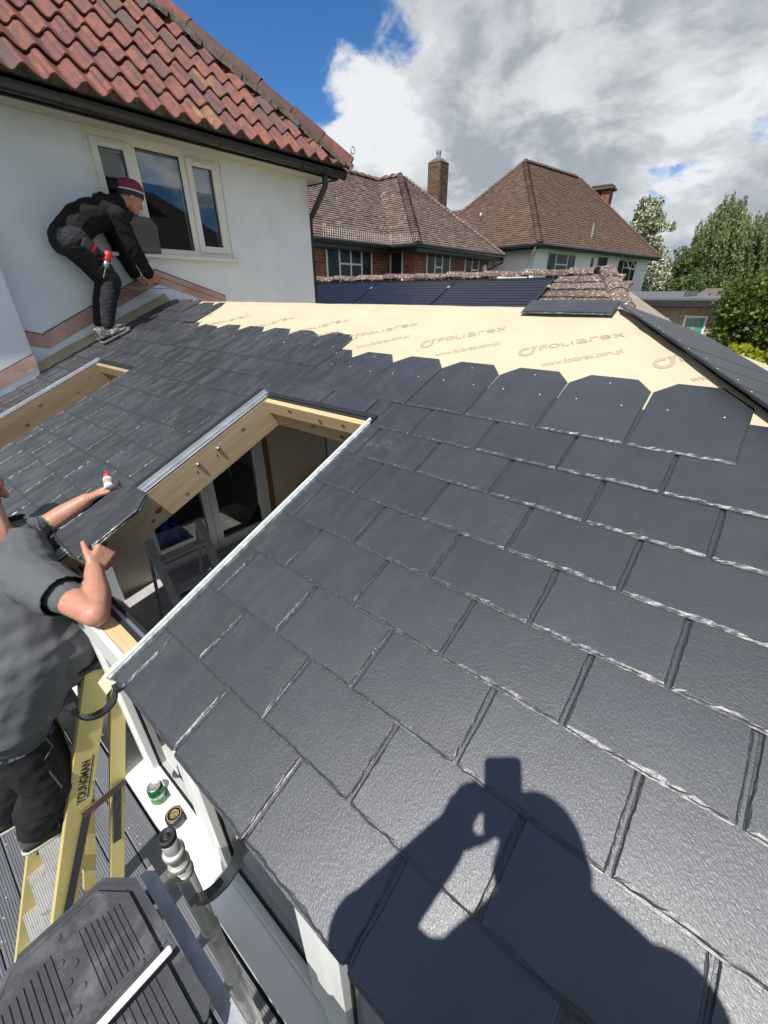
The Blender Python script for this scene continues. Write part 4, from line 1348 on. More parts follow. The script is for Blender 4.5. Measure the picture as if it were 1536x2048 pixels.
# bird mesh along the gutter
sn = MB()
for i in range(34):
    y = 8.3 + i * .08
    sn.tube([(x_e + .02, y, EB + .02), (x_e - .02, y + .03, EB + .26 + jit(.03))], .004, 4)
for i in range(12): sn.tube([(x_e + .04 + i * .08, 10.93, EB + .02), (x_e + .04 + i * .08, 10.97, EB + .26)], .004, 4)
sn.build('gutter_mesh', mat('pale_wire', (.6, .58, .52), .6), B)
ch = MB(); ch.box((-10.15, 16.30, 3.3), (-9.60, 16.85, 5.28)); cho = ch.build('chimney', M_MORT, B)
cb = MB()
bricks(cb, None, (-10.15, 16.30, 3.3), (1, 0, 0), .55, 1.98, (0, -1, 0)); bricks(cb, None, (-9.60, 16.30, 3.3), (0, 1, 0), .55, 1.98, (1, 0, 0))
tag(cb.build('chimney_brickwork', mat('sooty_brick', (0.15, 0.075, 0.05), .9, (0.10, 0.06, 0.045), 4, tint=True), cho), kind='stuff')
cc = MB(); cc.hexa([(-10.17, 16.28, 5.28), (-9.58, 16.28, 5.28), (-9.58, 16.87, 5.28), (-10.17, 16.87, 5.28), (-10.0, 16.44, 5.42), (-9.75, 16.44, 5.42), (-9.75, 16.71, 5.42), (-10.0, 16.71, 5.42)]); cc.build('chimney_cap', M_MORTAR, cho)
cp = MB(); cp.lathe((-9.88, 16.57, 5.4), (0, 0, 1), [(.085, 0), (.085, .16), (.1, .17), (.1, .25), (.03, .27)], 12); cp.build('chimney_cowl', M_GALV, cho)
# --- white house, turned a little to the others
CA = Vector((.18, .984, 0)).normalized(); CB = Vector((-.984, .18, 0)).normalized()
CO = Vector((-5.9, 17.53, 2.6))
WC, LC = 7.0, 11.6
CH = thing('white_house', 'white painted house with steep rust brown hipped roof behind the brick house', 'house', (-8, 23, DECK_Z))


def cpt(a, b, z): return CO + CA * a + CB * b + Vector((0, 0, z - 2.6))


w = MB(); P = [cpt(.38, .38, DECK_Z), cpt(11.2, .38, DECK_Z), cpt(11.2, WC - .38, DECK_Z), cpt(.38, WC - .38, DECK_Z)]
w.hexa(P + [p + Vector((0, 0, 2.6 - DECK_Z)) for p in P]); w.build('wall', M_WHITEWALL, CH)
rc = 6.03
ap1, ap2 = cpt(WC / 2, WC / 2, rc), cpt(LC - WC / 2 + .2, WC / 2, rc)
roof_face(CH, [cpt(0, 0, 2.6), cpt(LC, 0, 2.6), ap2, ap1], M_TILE_C, .165, .115)
roof_face(CH, [cpt(0, WC, 2.6), cpt(0, 0, 2.6), ap1], M_TILE_C, .165, .115)
rb = MB(); rb.poly([cpt(LC, 0, 2.6), cpt(LC, WC, 2.6), ap2]); rb.poly([cpt(LC, WC, 2.6), cpt(0, WC, 2.6), ap1, ap2]); rb.build('roof', M_TILE_C, CH)
hc = MB(); hip_caps(hc, cpt(0, 0, 2.6), ap1, .12, .115); hip_caps(hc, cpt(0, WC, 2.6), ap1, .12, .115); hip_caps(hc, cpt(LC, 0, 2.6), ap2, .12, .115); hip_caps(hc, ap1, ap2, .14, .3)
tag(hc.build('hip_tiles', mat('weathered_hip_tile', (.16, .10, .07), .9, (.11, .07, .05), 3, tint=True), CH), kind='stuff')
gt = MB(); gt.tube([cpt(-.04, -.04, 2.55), cpt(LC, -.04, 2.55)], .06, 8); gt.tube([cpt(-.04, WC, 2.55), cpt(-.04, -.041, 2.55)], .06, 8)
gt.bar(cpt(.03, .03, 2.5), cpt(LC, .03, 2.5), .03, .16); gt.bar(cpt(.03, WC, 2.5), cpt(.03, .05, 2.5), .03, .16); gt.build('gutter', M_GUTTER, CH)
so = MB(); so.hexa([cpt(.05, .05, 2.44), cpt(LC - .1, .05, 2.44), cpt(LC - .1, .37, 2.44), cpt(.05, .37, 2.44), cpt(.05, .05, 2.46), cpt(LC - .1, .05, 2.46), cpt(LC - .1, .37, 2.46), cpt(.05, .37, 2.46)]); so.build('soffit', M_WHITEWALL, CH)
dpm = MB(); dpm.tube([cpt(.0, .15, 2.5), cpt(.05, .25, 2.38), cpt(.3, .5, 2.15), cpt(.3, .55, DECK_Z)], .04, 8); dpm.tube([cpt(7.1, .0, 2.5), cpt(7.2, .3, 2.35)], .04, 8); dpm.build('downpipe', M_UPVC, CH, smooth=True)
CNn = -CB
far_window(CH, cpt(1.27, .38, 1.2), CA, CNn, 2.25, 1.22, (.8, 1.2, .8), (1,))
far_window(CH, cpt(4.82, .38, 1.25), CA, CNn, .36, 1.15, (1,), ())
far_window(CH, cpt(5.46, .38, 1.25), CA, CNn, 1.08, 1.2, (1,), (0,))
w3 = far_window(CH, cpt(7.62, .38, 1.38), CA, CNn, 2.15, 1.03, (.8, 1.3, .7), (1,))
vt = MB(); o_ = cpt(8.45, .38, 2.36)
for (a, b) in (((0, 0), (.75, 0)), ((.75, 0), (.75, 1)), ((.75, 1), (0, 1)), ((0, 1), (0, 0))):
    f_ = lambda q: o_ + CA * q[0] + CNn * (.04 + .22 * q[1]) + Vector((0, 0, -.36 * q[1]))
    vt.bar(f_(a), f_(b), .06, .04, up=CNn)
vt.build('open_vent', M_UPVC, w3)
up_ = (ap1 - cpt(WC / 2, 0, 2.6)).normalized()
vp = MB(); b0 = cpt(4.75, 0, 2.6) + up_ * .7; vp.tube([b0, b0 + Vector((0, 0, .42))], .05, 8); vp.lathe(b0 + Vector((0, 0, .42)), (0, 0, 1), [(.03, 0), (.03, .12)], 8); vp.build('vent_pipe', M_GALV, CH)
ck = MB(); cx = Vector((-6.95, 28.0, 4.0))
ck.box((cx.x - .6, cx.y - .3, 4.0), (cx.x - .25, cx.y + .3, 5.62)); ck.box((cx.x - .1, cx.y - .3, 4.0), (cx.x + .30, cx.y + .3, 5.62)); cko = ck.build('chimney', M_MORT, CH)
cb = MB()
bricks(cb, None, (cx.x - .6, cx.y - .3, 4.0), (1, 0, 0), .35, 1.62, (0, -1, 0)); bricks(cb, None, (cx.x - .1, cx.y - .3, 4.0), (1, 0, 0), .40, 1.62, (0, -1, 0)); bricks(cb, None, (cx.x + .30, cx.y - .3, 4.0), (0, 1, 0), .6, 1.62, (1, 0, 0)); bricks(cb, None, (cx.x - .25, cx.y - .3, 4.0), (0, 1, 0), .6, 1.62, (1, 0, 0))
tag(cb.build('chimney_brickwork', M_BRICK, cko), kind='stuff')
cs = MB(); cs.box((cx.x - .75, cx.y - .45, 5.621), (cx.x + .45, cx.y + .45, 5.76)); cs.box((cx.x - .65, cx.y - .36, 5.761), (cx.x + .36, cx.y + .36, 5.87)); cs.build('chimney_cap', M_MORTAR, cko, bevel=.04)
# low link roof between the two houses
lk = thing('lean_to', 'low brown tiled lean-to roof between the brick and white houses', 'outbuilding', (-10.5, 20, DECK_Z))
l_ = MB(); l_.box((-13.5, 19.2, DECK_Z), (-9.7, 22, 2.95)); l_.build('wall', M_BRICK, lk)
roof_face(lk, [(-13.5, 18.95, 3.0), (-9.6, 18.95, 3.0), (-9.6, 20.3, 4.3), (-13.5, 20.3, 4.3)], M_TILE_C, .165, .115)
l_ = MB(); l_.poly([(-13.5, 20.3, 4.3), (-9.6, 20.3, 4.3), (-9.6, 22.2, 3.0), (-13.5, 22.2, 3.0)]); l_.build('roof', M_TILE_C, lk)
l_ = MB(); l_.box((-9.598, 19.6, 3.55), (-9.52, 19.68, 4.05)); l_.build('flashing', M_UPVC, lk)

# --- neighbour's low extension with solar panels
N = thing('tiled_extension', 'low extension with mossy brown concrete tiles and lichen spotted ridge', 'outbuilding', (-3, 6.8, DECK_Z))
NP = R(25); NY, NZ = 6.80, 1.235
nu = Vector((0, -math.cos(NP), -math.sin(NP))); nn_ = Vector((0, -math.sin(NP), math.cos(NP)))
NXE = -0.62


def npnt(x, d, h=0.0): return Vector((x, NY, NZ)) + nu * d + nn_ * h


w = MB(); w.box((-7.5, 4.9, DECK_Z), (NXE + .9, 8.7, .25)); w.build('wall', M_BRICK, N)
r_ = MB(); r_.poly([npnt(-7.6, 2.2, -.03), npnt(NXE + 1.1, 2.2, -.03), npnt(NXE, 0, -.03), npnt(-7.6, 0, -.03)])
r_.poly([(-7.6, NY, NZ - .03), (NXE, NY, NZ - .03), (NXE + 1.1, NY + 2.0, .3), (-7.6, NY + 2.0, .3)]); r_.poly([npnt(NXE + 1.1, 2.2, -.03), Vector((NXE + 1.1, NY + 2.0, .3)), (NXE, NY, NZ - .03)])
NR = r_.build('roof', M_MORT, N)
M_LICH = mat('lichen_tile', (0.135, 0.090, 0.070), .9, (0.085, 0.060, 0.050), 7, rand=.25, bump=.7, bscale=45, bdist=.01, dirt=(.52, .47, .40), dscale=30, damt=(.55, .63))
NG, NTW = .205, .285


def lap_tile(w_, L, th, seed):
    rnd = random.Random(seed); m = MB()
    nx = 6
    for i in range(nx):
        a, b = w_ * i / nx, w_ * (i + 1) / nx
        m.hexa([(a, rnd.uniform(-.004, .004), .02), (b, rnd.uniform(-.004, .004), .02), (b, L, -.01), (a, L, -.01), (a, rnd.uniform(-.006, .006), .02 + th + rnd.uniform(-.003, .003)), (b, rnd.uniform(-.006, .006), .02 + th + rnd.uniform(-.003, .003)), (b, L, -.01 + th), (a, L, -.01 + th)])
    return m.mesh('roof_tile', [M_LICH])


LT = [lap_tile(NTW - .006, .27, .03, i) for i in range(3)]
for k in range(7):
    d = .12 + NG * (k + 1)
    x = -1.24 - (NTW / 2 if k % 2 else 0)
    while x + NTW * .6 < NXE + .55 * d * math.cos(NP):
        ax, ay = Vector((1, 0, 0)), -nu
        p0 = npnt(x + jit(.006), d + jit(.006), jit(.004))
        link('roof_tile', random.choice(LT), NR, matrix=Matrix(((ax.x, ay.x, nn_.x, p0.x), (ax.y, ay.y, nn_.y, p0.y), (ax.z, ay.z, nn_.z, p0.z), (0, 0, 0, 1))))
        x += NTW


def cap_tile(r, L, seed):
    rnd = random.Random(seed); m = MB(); n = 9
    vs = []
    for j in range(4):
        for k in range(n + 1):
            t = R(-5 + 190 * k / n); rr = r * (1.06 - .04 * j) * rnd.uniform(.97, 1.03)
            vs.append((rr * math.cos(t), L * j / 3, rr * .62 * math.sin(t)))
    fs = [(j * (n + 1) + k, j * (n + 1) + k + 1, (j + 1) * (n + 1) + k + 1, (j + 1) * (n + 1) + k) for j in range(3) for k in range(n)] + [tuple(range(n + 1))]
    m.add(vs, fs); me = m.mesh('ridge_tile', [M_LICH]); smooth_by_angle(me, 40); return me


CT_ = [cap_tile(.115, .34, i) for i in range(3)]


def caps_obj(a, b, L, parent, name):
    a, b = Vector(a), Vector(b); d = (b - a).normalized(); side = d.cross(Vector((0, 0, 1))).normalized(); upv = side.cross(d)
    for i in range(int((b - a).length / L)):
        p0 = a + d * (i * L) + upv * (jit(.006) + .012 * (i % 2)); s2 = -side if True else side
        sx = d.cross(upv)
        link(name, random.choice(CT_), parent, matrix=Matrix(((sx.x, d.x, upv.x, p0.x), (sx.y, d.y, upv.y, p0.y), (sx.z, d.z, upv.z, p0.z), (0, 0, 0, 1))))


caps_obj((-7.5, NY, NZ + .0), (NXE + .02, NY, NZ + .0), .335, NR, 'ridge_tile')
caps_obj(Vector((NXE + 1.1, NY - 2.0, NZ - 2.0 * math.tan(NP) + .01)), Vector((NXE - .03, NY + .03, NZ + .02)), .20, NR, 'hip_tile')
M_CELL = mat('solar_cell', (0.014, 0.016, 0.028), .25, (0.018, 0.020, 0.034), 4, spec=.12)
M_PFR = mat('panel_frame', (0.015, 0.015, 0.017), .35)
M_PLINE = mat('panel_line', (.30, .32, .36), .5, spec=.2)
for i, (x0, x1, lab) in enumerate(((-6.04, -4.45, 'black solar panel beside the white house corner, farthest left of the three'), (-4.42, -2.83, 'middle black solar panel of the row on the low roof'), (-2.80, -1.24, 'black solar panel at the right end of the row, next to mossy tiles'))):
    sp = thing('solar_panel', lab, 'solar panel', npnt((x0 + x1) / 2, .9, .06), 'solar panels on the low roof')
    d0, d1 = .30, 1.30

    def pb(mb, a, b, c, d, h0, h1): mb.hexa([npnt(a, c, h0), npnt(b, c, h0), npnt(b, d, h0), npnt(a, d, h0), npnt(a, c, h1), npnt(b, c, h1), npnt(b, d, h1), npnt(a, d, h1)])
    m = MB(); pb(m, x0, x1, d0, d0 + .02, .045, .085); pb(m, x0, x1, d1 - .02, d1, .045, .085); pb(m, x0, x0 + .02, d0 + .02, d1 - .02, .045, .085); pb(m, x1 - .02, x1, d0 + .02, d1 - .02, .045, .085); m.build('frame', M_PFR, sp)
    m = MB(); pb(m, x0 + .021, x1 - .021, d0 + .021, d1 - .021, .05, .072); m.build('backing', M_PLINE, sp)
    nst = 12
    for k in range(nst):
        a = d0 + .026 + k * (d1 - d0 - .05) / nst; b = d0 + .026 + (k + 1) * (d1 - d0 - .05) / nst - .014
        m = MB(); pb(m, x0 + .026, x1 - .026, a, b, .0725, .079); m.build('cell_row', M_CELL, sp)
    m = MB(); pb(m, x1 - .005, x1 + .035, d0 + .2, d0 + .26, .08, .09); m.build('clamp', M_ALU, sp)

# --- flat roofed garage
G = thing('flat_roofed_garage', 'grey flat roofed garage with sandy walls and teal windows', 'garage', (0, 9.2, DECK_Z))
M_SAND = mat('sandy_wall', (.40, .34, .25), .9, (.32, .27, .20), 5, bump=.3, bscale=40, dirt=(.2, .18, .14), dscale=3)
M_TEAL = mat('teal_glass', (.05, .22, .20), .08, (.08, .3, .27), 3, spec=.8)
gx0, gx1, gy0 = -1.3, .66, 8.3
w = MB(); w.box((gx0, gy0, DECK_Z), (gx1, gy0 + 4, .86)); w.build('wall', M_SAND, G)
for k in range(9):
    x = gx0 + .02 + k * .235
    pm = MB(); pm.box((x, gy0 - .012, DECK_Z), (x + .03, gy0 - .001, .80)); pm.build('wall_post', mat('wall_post', (.34, .29, .22), .9), G)
w = MB(); w.box((gx0 - .15, gy0 - .16, .84), (gx1 + .12, gy0 + 4.2, .93)); w.build('roof', mat('grey_felt', (.13, .14, .145), .75, (.10, .11, .112), 2, bump=.3, bscale=80), G)
w = MB(); w.box((gx0 - .16, gy0 - .19, .80), (gx1 + .13, gy0 - .161, .90)); w.build('gutter', M_BLACKP, G, bevel=.02)
w = MB(); w.box((gx0 + .1, gy0 + 1.2, .931), (gx0 + 1.3, gy0 + 3.2, 1.02)); w.build('roof_upstand', mat('felt_step', (.16, .17, .175), .7), G)
far_window(G, (-.24, gy0, .36), (1, 0, 0), (0, -1, 0), .28, .3, (1,), (), glass=M_TEAL)
far_window(G, (.24, gy0, .05), (1, 0, 0), (0, -1, 0), .30, .64, (1,), (), glass=M_TEAL, fr=.03)
pk = MB(); pk.lathe((.35, gy0 - .10, .02), (0, 0, 1), [(.0, 0), (.04, .015), (.062, .06), (.06, .10), (.03, .15), (.0, .16)], 14); tag(pk.build('pink_reflection', mat('pink', (.75, .3, .28), .5), None, True), 'pink blob standing in for a reflection in the teal garage window', 'reflection')  # solid pink blob added in place of a reflection in the glass

# --- house on the far side of the garden, behind the camera: it shows in the window glass
D = thing('dark_roofed_house', 'brick house with dark roof and chimney mirrored in the upstairs window', 'house', (14.5, 10.6, DECK_Z))
w = MB(); w.box((11, 6.2, DECK_Z), (18, 15, 1.9)); w.build('wall', M_BRICK, D)
r_ = MB(); A = [(10.6, 5.8, 1.9), (18.4, 5.8, 1.9), (18.4, 15.4, 1.9), (10.6, 15.4, 1.9)]; t1, t2 = (14.5, 9.6, 5.1), (14.5, 11.6, 5.1)
r_.poly([A[0], A[1], t1]); r_.poly([A[1], A[2], t2, t1]); r_.poly([A[2], A[3], t2]); r_.poly([A[3], A[0], t1, t2]); r_.build('roof', mat('dark_roof', (.04, .035, .033), .9, tint=False), D)
c_k = MB(); c_k.box((13.6, 9.0, 3.6), (14.4, 10.0, 6.0)); c_k.box((13.5, 8.9, 5.85), (14.5, 10.1, 6.1)); c_k.build('chimney', mat('dark_brick', (.08, .05, .04), .9), D)

# ------------------------------------------------------------------ trees and hedges
def leaf_mat(name, c1, c2, c3=None, scale=1.5, trans=.25):
    m = bpy.data.materials.new(name); m.use_nodes = True
    t = NT(m.node_tree); b = m.node_tree.nodes['Principled BSDF']
    at = t.n('ShaderNodeAttribute', attribute_name='tint').outputs['Color']
    f = t.n('ShaderNodeSeparateColor', inp={0: at}).outputs[0]
    c = t.mix(f, c1 + (1,), c2 + (1,))
    if c3: c = t.mix(t.ramp(f, [(.90, 0.), (.94, 1.)]), c, c3 + (1,))
    m.node_tree.links.new(c, b.inputs['Base Color'])
    b.inputs['Roughness'].default_value = .55
    b.inputs['Specular IOR Level'].default_value = .35
    b.inputs['Subsurface Weight'].default_value = 0.0
    tr = t.n('ShaderNodeBsdfTranslucent'); m.node_tree.links.new(c, tr.inputs[0])
    mx = t.n('ShaderNodeMixShader', inp={0: trans})
    m.node_tree.links.new(b.outputs[0], mx.inputs[1]); m.node_tree.links.new(tr.outputs[0], mx.inputs[2])
    m.node_tree.links.new(mx.outputs[0], m.node_tree.nodes['Material Output'].inputs[0])
    return m


RNG = np.random.default_rng(11)


def leaves(name, pts, size, matl, parent, aspect=1.7, droop=None, tint=None, rng=RNG):
    pts = np.asarray(pts, float); n = len(pts)
    d = rng.normal(size=(n, 3))
    if droop is not None: d = d * (1 - droop) + np.array([0, 0, -1.0]) * droop * 2
    d /= np.linalg.norm(d, axis=1)[:, None]
    e = rng.normal(size=(n, 3)); e -= d * (e * d).sum(1)[:, None]; e /= np.linalg.norm(e, axis=1)[:, None]
    s = size * rng.uniform(.55, 1.3, n)[:, None]
    L, W = d * s * aspect / 2, e * s / 2
    nrm = np.cross(d, e)
    fold = nrm * s * .12
    V = np.stack([pts - L, pts + W + fold, pts + L, pts - W + fold], 1).reshape(-1, 3)
    me = bpy.data.meshes.new(name)
    me.vertices.add(4 * n); me.vertices.foreach_set('co', V.ravel())
    me.loops.add(4 * n); me.loops.foreach_set('vertex_index', np.arange(4 * n))
    me.polygons.add(n); me.polygons.foreach_set('loop_start', np.arange(0, 4 * n, 4))
    try: me.polygons.foreach_set('loop_total', np.full(n, 4))
    except Exception: pass
    me.update(calc_edges=True)
    at = me.color_attributes.new('tint', 'FLOAT_COLOR', 'CORNER')
    tv = rng.uniform(0, 1, n) if tint is None else np.clip(tint, 0, 1)
    buf = np.repeat(np.stack([tv, tv, tv, np.ones(n)], 1), 4, axis=0)
    at.data.foreach_set('color', buf.ravel())
    me.materials.append(matl)
    return link(name, me, parent)


def branch_tree(mb, base, h, spread, rng, levels=3, r0=.12, up=.75, nb=6):
    """returns tip points of a small branching skeleton"""
    tips = []

    def grow(p, d, L, r, lev):
        q = p + d * L * .5 + Vector(rng.normal(size=3)) * L * .05
        e = p + d * L
        mb.tube([p, q, e], [r, r * .8, r * .6], 6)
        tips.append((e, lev))
        if lev >= levels: return
        for i in range(nb if lev == 0 else rng.integers(3, 5)):
            nd = (d * up + Vector(rng.normal(size=3)) * spread)
            nd.normalize()
            grow(p + d * L * rng.uniform(.55, 1.0), nd, L * rng.uniform(.55, .8), r * .55, lev + 1)
    grow(Vector(base), Vector((0, 0, 1)), h, r0, 0)
    return tips


M_BARK = mat('bark', (.09, .07, .05), .9, (.14, .11, .08), 8, bump=.6, bscale=30)
M_LF_HAW = leaf_mat('blossom_leaves', (.075, .12, .03), (.19, .23, .08), (.70, .70, .56))
M_LF_WIL = leaf_mat('weeping_leaves', (.08, .115, .04), (.28, .32, .13))
M_LF_DARK = leaf_mat('dark_leaves', (.04, .075, .02), (.14, .19, .055))
M_LF_HEDGE = leaf_mat('hedge_leaves', (.035, .065, .010), (.13, .17, .025), trans=.25)
M_LF_GOLD = leaf_mat('golden_leaves', (.16, .2, .015), (.42, .42, .03), trans=.35)


def crown_pts(centres, rad, n, rng, flat=.8):
    c = np.asarray(centres)[rng.integers(0, len(centres), n)]
    v = rng.normal(size=(n, 3)); v /= np.linalg.norm(v, axis=1)[:, None]
    r = rad * rng.uniform(.25, 1.0, n) ** .5
    return c + v * r[:, None] * np.array([1, 1, flat])


# blossoming tree beside the white house
T = thing('blossoming_tree', 'tree covered in cream blossom beside the white house', 'tree', (-4.3, 31, DECK_Z))
tm = MB(); rng = np.random.default_rng(5)
tips = branch_tree(tm, (-4.3, 31, DECK_Z), 2.6, .55, rng, 3, .16)
tm.build('trunk', M_BARK, T, True)
cen = []
for i in range(150):
    a = rng.uniform(0, 6.28); zz = rng.uniform(0, 1) ** .9
    rr = 1.75 * math.sin(math.pi * (0.18 + .80 * zz)) ** .7 * rng.uniform(.25, 1.05)
    cen.append((-5.35 + .6 * (1 - zz) * 1.2 + rr * math.cos(a), 31 + rr * math.sin(a), -.9 + 6.3 * zz + rng.normal() * .12))
p = crown_pts(cen, .34, 19000, rng)
leaves('crown', p, .085, M_LF_HAW, T, tint=np.where(rng.uniform(size=len(p)) < .42, rng.uniform(.92, 1, len(p)), rng.uniform(0, .88, len(p))))


def weeping(name, label, base, top, spread, nst, seed, lean=.25, matl=M_LF_WIL, size=.07):
    t = thing(name, label, 'tree', base)
    rng = np.random.default_rng(seed); m = MB()
    bx, by, bz = base
    trunk = [Vector((bx, by, bz)), Vector((bx + .2, by, bz + (top - bz) * .4)), Vector((bx + .05, by + .1, bz + (top - bz) * .7)), Vector((bx + .25, by, top - .4))]
    m.tube(trunk, [.17, .13, .09, .03], 7)
    pts, tint = [], []
    for i in range(nst):
        a = rng.uniform(0, 6.28); rr = spread * rng.uniform(.1, 1) ** .7
        z0 = top - .25 - 1.9 * (rr / spread) ** 1.6 + rng.normal() * .3
        x0, y0 = bx + rr * math.cos(a), by + rr * math.sin(a)
        Ls = rng.uniform(1.0, 3.2) * (1.25 if rr > spread * .5 else .9)
        if i % 3 == 0:
            k = rng.uniform(.35, .95); s0 = trunk[0].lerp(trunk[3], k)
            m.tube([s0, (s0 + Vector((x0, y0, z0))) / 2 + Vector((0, 0, .35)), Vector((x0, y0, z0))], [.035, .02, .008], 5)
        n = int(Ls * 46)
        tt = np.sort(rng.uniform(0, 1, n))
        wob = rng.normal(size=2) * .12
        br = rng.uniform(0, 1)
        P = np.stack([x0 + lean * Ls * tt ** 1.5 + wob[0] * np.sin(tt * 5) + rng.normal(size=n) * .045, y0 + wob[1] * np.sin(tt * 4) + rng.normal(size=n) * .045, z0 - Ls * tt + .12 * np.sin(tt * 3)], 1)
        pts.append(P); tint.append(np.clip(br * .6 + rng.uniform(0, .45, n), 0, 1))
    m.build('trunk', mat('pale_bark', (.32, .30, .26), .9, (.18, .16, .13), 6), t, True)
    pts = np.concatenate(pts); tint = np.concatenate(tint)
    leaves('crown', pts, size, matl, t, aspect=2.6, droop=.55, tint=tint, rng=rng)
    return t


weeping('weeping_tree', 'tall weeping tree with thin drooping sprays, the highest at right', (-2.0, 36, DECK_Z), 6.1, 1.5, 190, 3, .16, size=.058)
weeping('weeping_tree', 'lower weeping tree between the tallest and the broadest ones', (-.6, 37.5, DECK_Z), 5.0, 1.7, 200, 9, .22, size=.058)
weeping('weeping_tree', 'broad weeping tree with arching pale limbs at the right edge', (1.2, 37, DECK_Z), 5.5, 3.0, 480, 4, .34, size=.06)


def bushy(name, label, base, cen_fn, n, rad, matl, size, seed, cat='tree', group=None, nc=120, dens=1.0):
    t = thing(name, label, cat, base, group)
    rng = np.random.default_rng(seed); m = MB()
    bx, by, bz = base
    c = [cen_fn(rng) for _ in range(nc)]
    m.tube([(bx, by, bz), (bx + .1, by, bz + 1.0), (bx, by + .1, bz + 1.9)], [.1, .08, .04], 6)
    for q in c[::9]: m.tube([(bx, by + .05, bz + .9), ((bx + q[0]) / 2, (by + q[1]) / 2, (bz + q[2]) / 2 + .5), q], [.04, .025, .01], 5)
    m.build('trunk', M_BARK, t, True)
    p = crown_pts(c, rad, n, rng)
    zt = (p[:, 2] - p[:, 2].min()) / np.ptp(p[:, 2])
    leaves('crown', p, size, matl, t, tint=rng.uniform(0, 1, len(p)), rng=rng)
    return t


def ell(cx, cy, cz, rx, ry, rz):
    def f(rng):
        v = rng.normal(size=3); v /= np.linalg.norm(v); v = v * rng.uniform(.45, 1.0)
        return (cx + rx * v[0], cy + ry * v[1], cz + rz * v[2])
    return f


bushy('leafy_tree', 'dark green bushy tree between blossom tree and weeping tree', (-3.0, 33, DECK_Z), ell(-2.9, 33, 1.2, 1.1, 1.2, 2.3), 15000, .45, M_LF_DARK, .09, 21)
bushy('leafy_tree', 'rounded dark tree low behind the flat roofed garage', (-1.6, 27, DECK_Z), ell(-1.5, 27, .4, 1.5, 1.2, 1.6), 15000, .4, M_LF_DARK, .085, 22)
bushy('leafy_tree', 'shadowy tree below the weeping branches beside the far brick garage', (.9, 31, DECK_Z), ell(1.1, 31, .6, 1.9, 1.3, 1.9), 16000, .45, M_LF_DARK, .09, 23)
bushy('leafy_tree', 'olive green tree above the hedge at the right edge', (2.6, 24, DECK_Z), ell(2.8, 24, 1.0, 1.4, 1.2, 2.2), 14000, .4, M_LF_WIL, .08, 24)
bushy('leafy_tree', 'dense tree peeping over the brick and white house roofs', (-13, 46, DECK_Z), ell(-13, 46, 1.0, 4, 2, 2.4), 9000, .7, M_LF_DARK, .16, 25)


def hedge(name, label, x0, x1, y0, y1, top, n, matl, size, seed, lump=.1):
    t = thing(name, label, 'hedge', ((x0 + x1) / 2, (y0 + y1) / 2, DECK_Z))
    rng = np.random.default_rng(seed)
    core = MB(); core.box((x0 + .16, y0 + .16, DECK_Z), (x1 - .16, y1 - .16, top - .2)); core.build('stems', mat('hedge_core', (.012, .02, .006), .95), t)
    P = []
    m = n
    u = rng.uniform(size=(m, 3)); face = rng.integers(0, 4, m)
    x = x0 + (x1 - x0) * u[:, 0]; y = y0 + (y1 - y0) * u[:, 1]; z = DECK_Z + (top - DECK_Z) * (1 - (1 - u[:, 2]) * .75)
    lx = np.array([mnoise.noise(Vector((a * 3, b * 3, c * 3))) for a, b, c in zip(x, y, z)]) * lump * 1.6
    dep = rng.uniform(0, .14, m) ** 1.0
    f0, f1, f2 = face == 0, face == 1, face >= 2
    y = np.where(f0, y0 + dep - lx, y); x = np.where(f1, x0 + dep - lx, x); z = np.where(f2, top - dep + lx, z)
    # rounded shoulders
    ex = np.minimum(np.minimum(x - x0, x1 - x), np.minimum(y - y0, y1 - y)); z = np.where(f2, z - .22 * np.clip(1 - ex / .35, 0, 1) ** 2, z)
    p = np.stack([x, y, z], 1)
    leaves('foliage', p, size, matl, t, aspect=1.4, rng=rng)
    return t


hedge('hedge', 'tall clipped dark green hedge behind the hip at right', .80, 3.0, 5.3, 8.6, 1.13, 80000, M_LF_HEDGE, .028, 31, .13)
hedge('golden_hedge', 'low golden yellow hedge in front of the tall green hedge', 1.0, 2.6, 4.7, 5.1, .60, 9000, M_LF_GOLD, .042, 32, .1)
hedge('golden_shrub', 'small golden shrub between the garage wall and tall hedge', .62, 1.2, 9.1, 9.8, .88, 3000, M_LF_GOLD, .06, 33, .1)

# far brick garage under the trees
FB = thing('brick_garage', 'small brick garage with grey hipped roof glimpsed under the weeping tree', 'garage', (0, 25, DECK_Z))
w = MB(); w.box((-.9, 24, DECK_Z), (1.0, 27, 1.15)); w.build('wall', M_BRICK, FB)
r_ = MB(); A = [(-1.3, 23.0, .78), (1.1, 23.0, .78), (1.1, 24.2, .78), (-1.3, 24.2, .78)]
r_.poly([A[0], A[1], (.8, 23.7, 1.12), (-.9, 23.7, 1.12)]); r_.poly([A[1], A[2], (.8, 23.7, 1.12)]); r_.poly([A[2], A[3], (-.9, 23.7, 1.12), (.8, 23.7, 1.12)]); r_.poly([A[3], A[0], (-.9, 23.7, 1.12)]); r_.build('roof', mat('grey_brown_roof', (.14, .11, .10), .85, (.1, .08, .07), 3), FB)
# garden boundary wood: closes the horizon all round
tw = []
rng = np.random.default_rng(77)
ang = rng.uniform(0, 2 * math.pi, 42000)
rad = rng.uniform(70, 84, len(ang))
hh = np.array([4.6 + 2.2 * mnoise.noise(Vector((math.cos(a) * 9, math.sin(a) * 9, .3))) + 1.4 * mnoise.noise(Vector((math.cos(a) * 31, math.sin(a) * 31, 1.3))) for a in ang])
zz = DECK_Z + hh * rng.uniform(0, 1, len(ang)) ** .7
tag(leaves('far_wood', np.stack([rad * np.cos(ang), rad * np.sin(ang) + 5, zz], 1), .9, M_LF_DARK, None, aspect=1.2, rng=rng), 'far belt of trees closing the gardens', 'trees', kind='stuff')

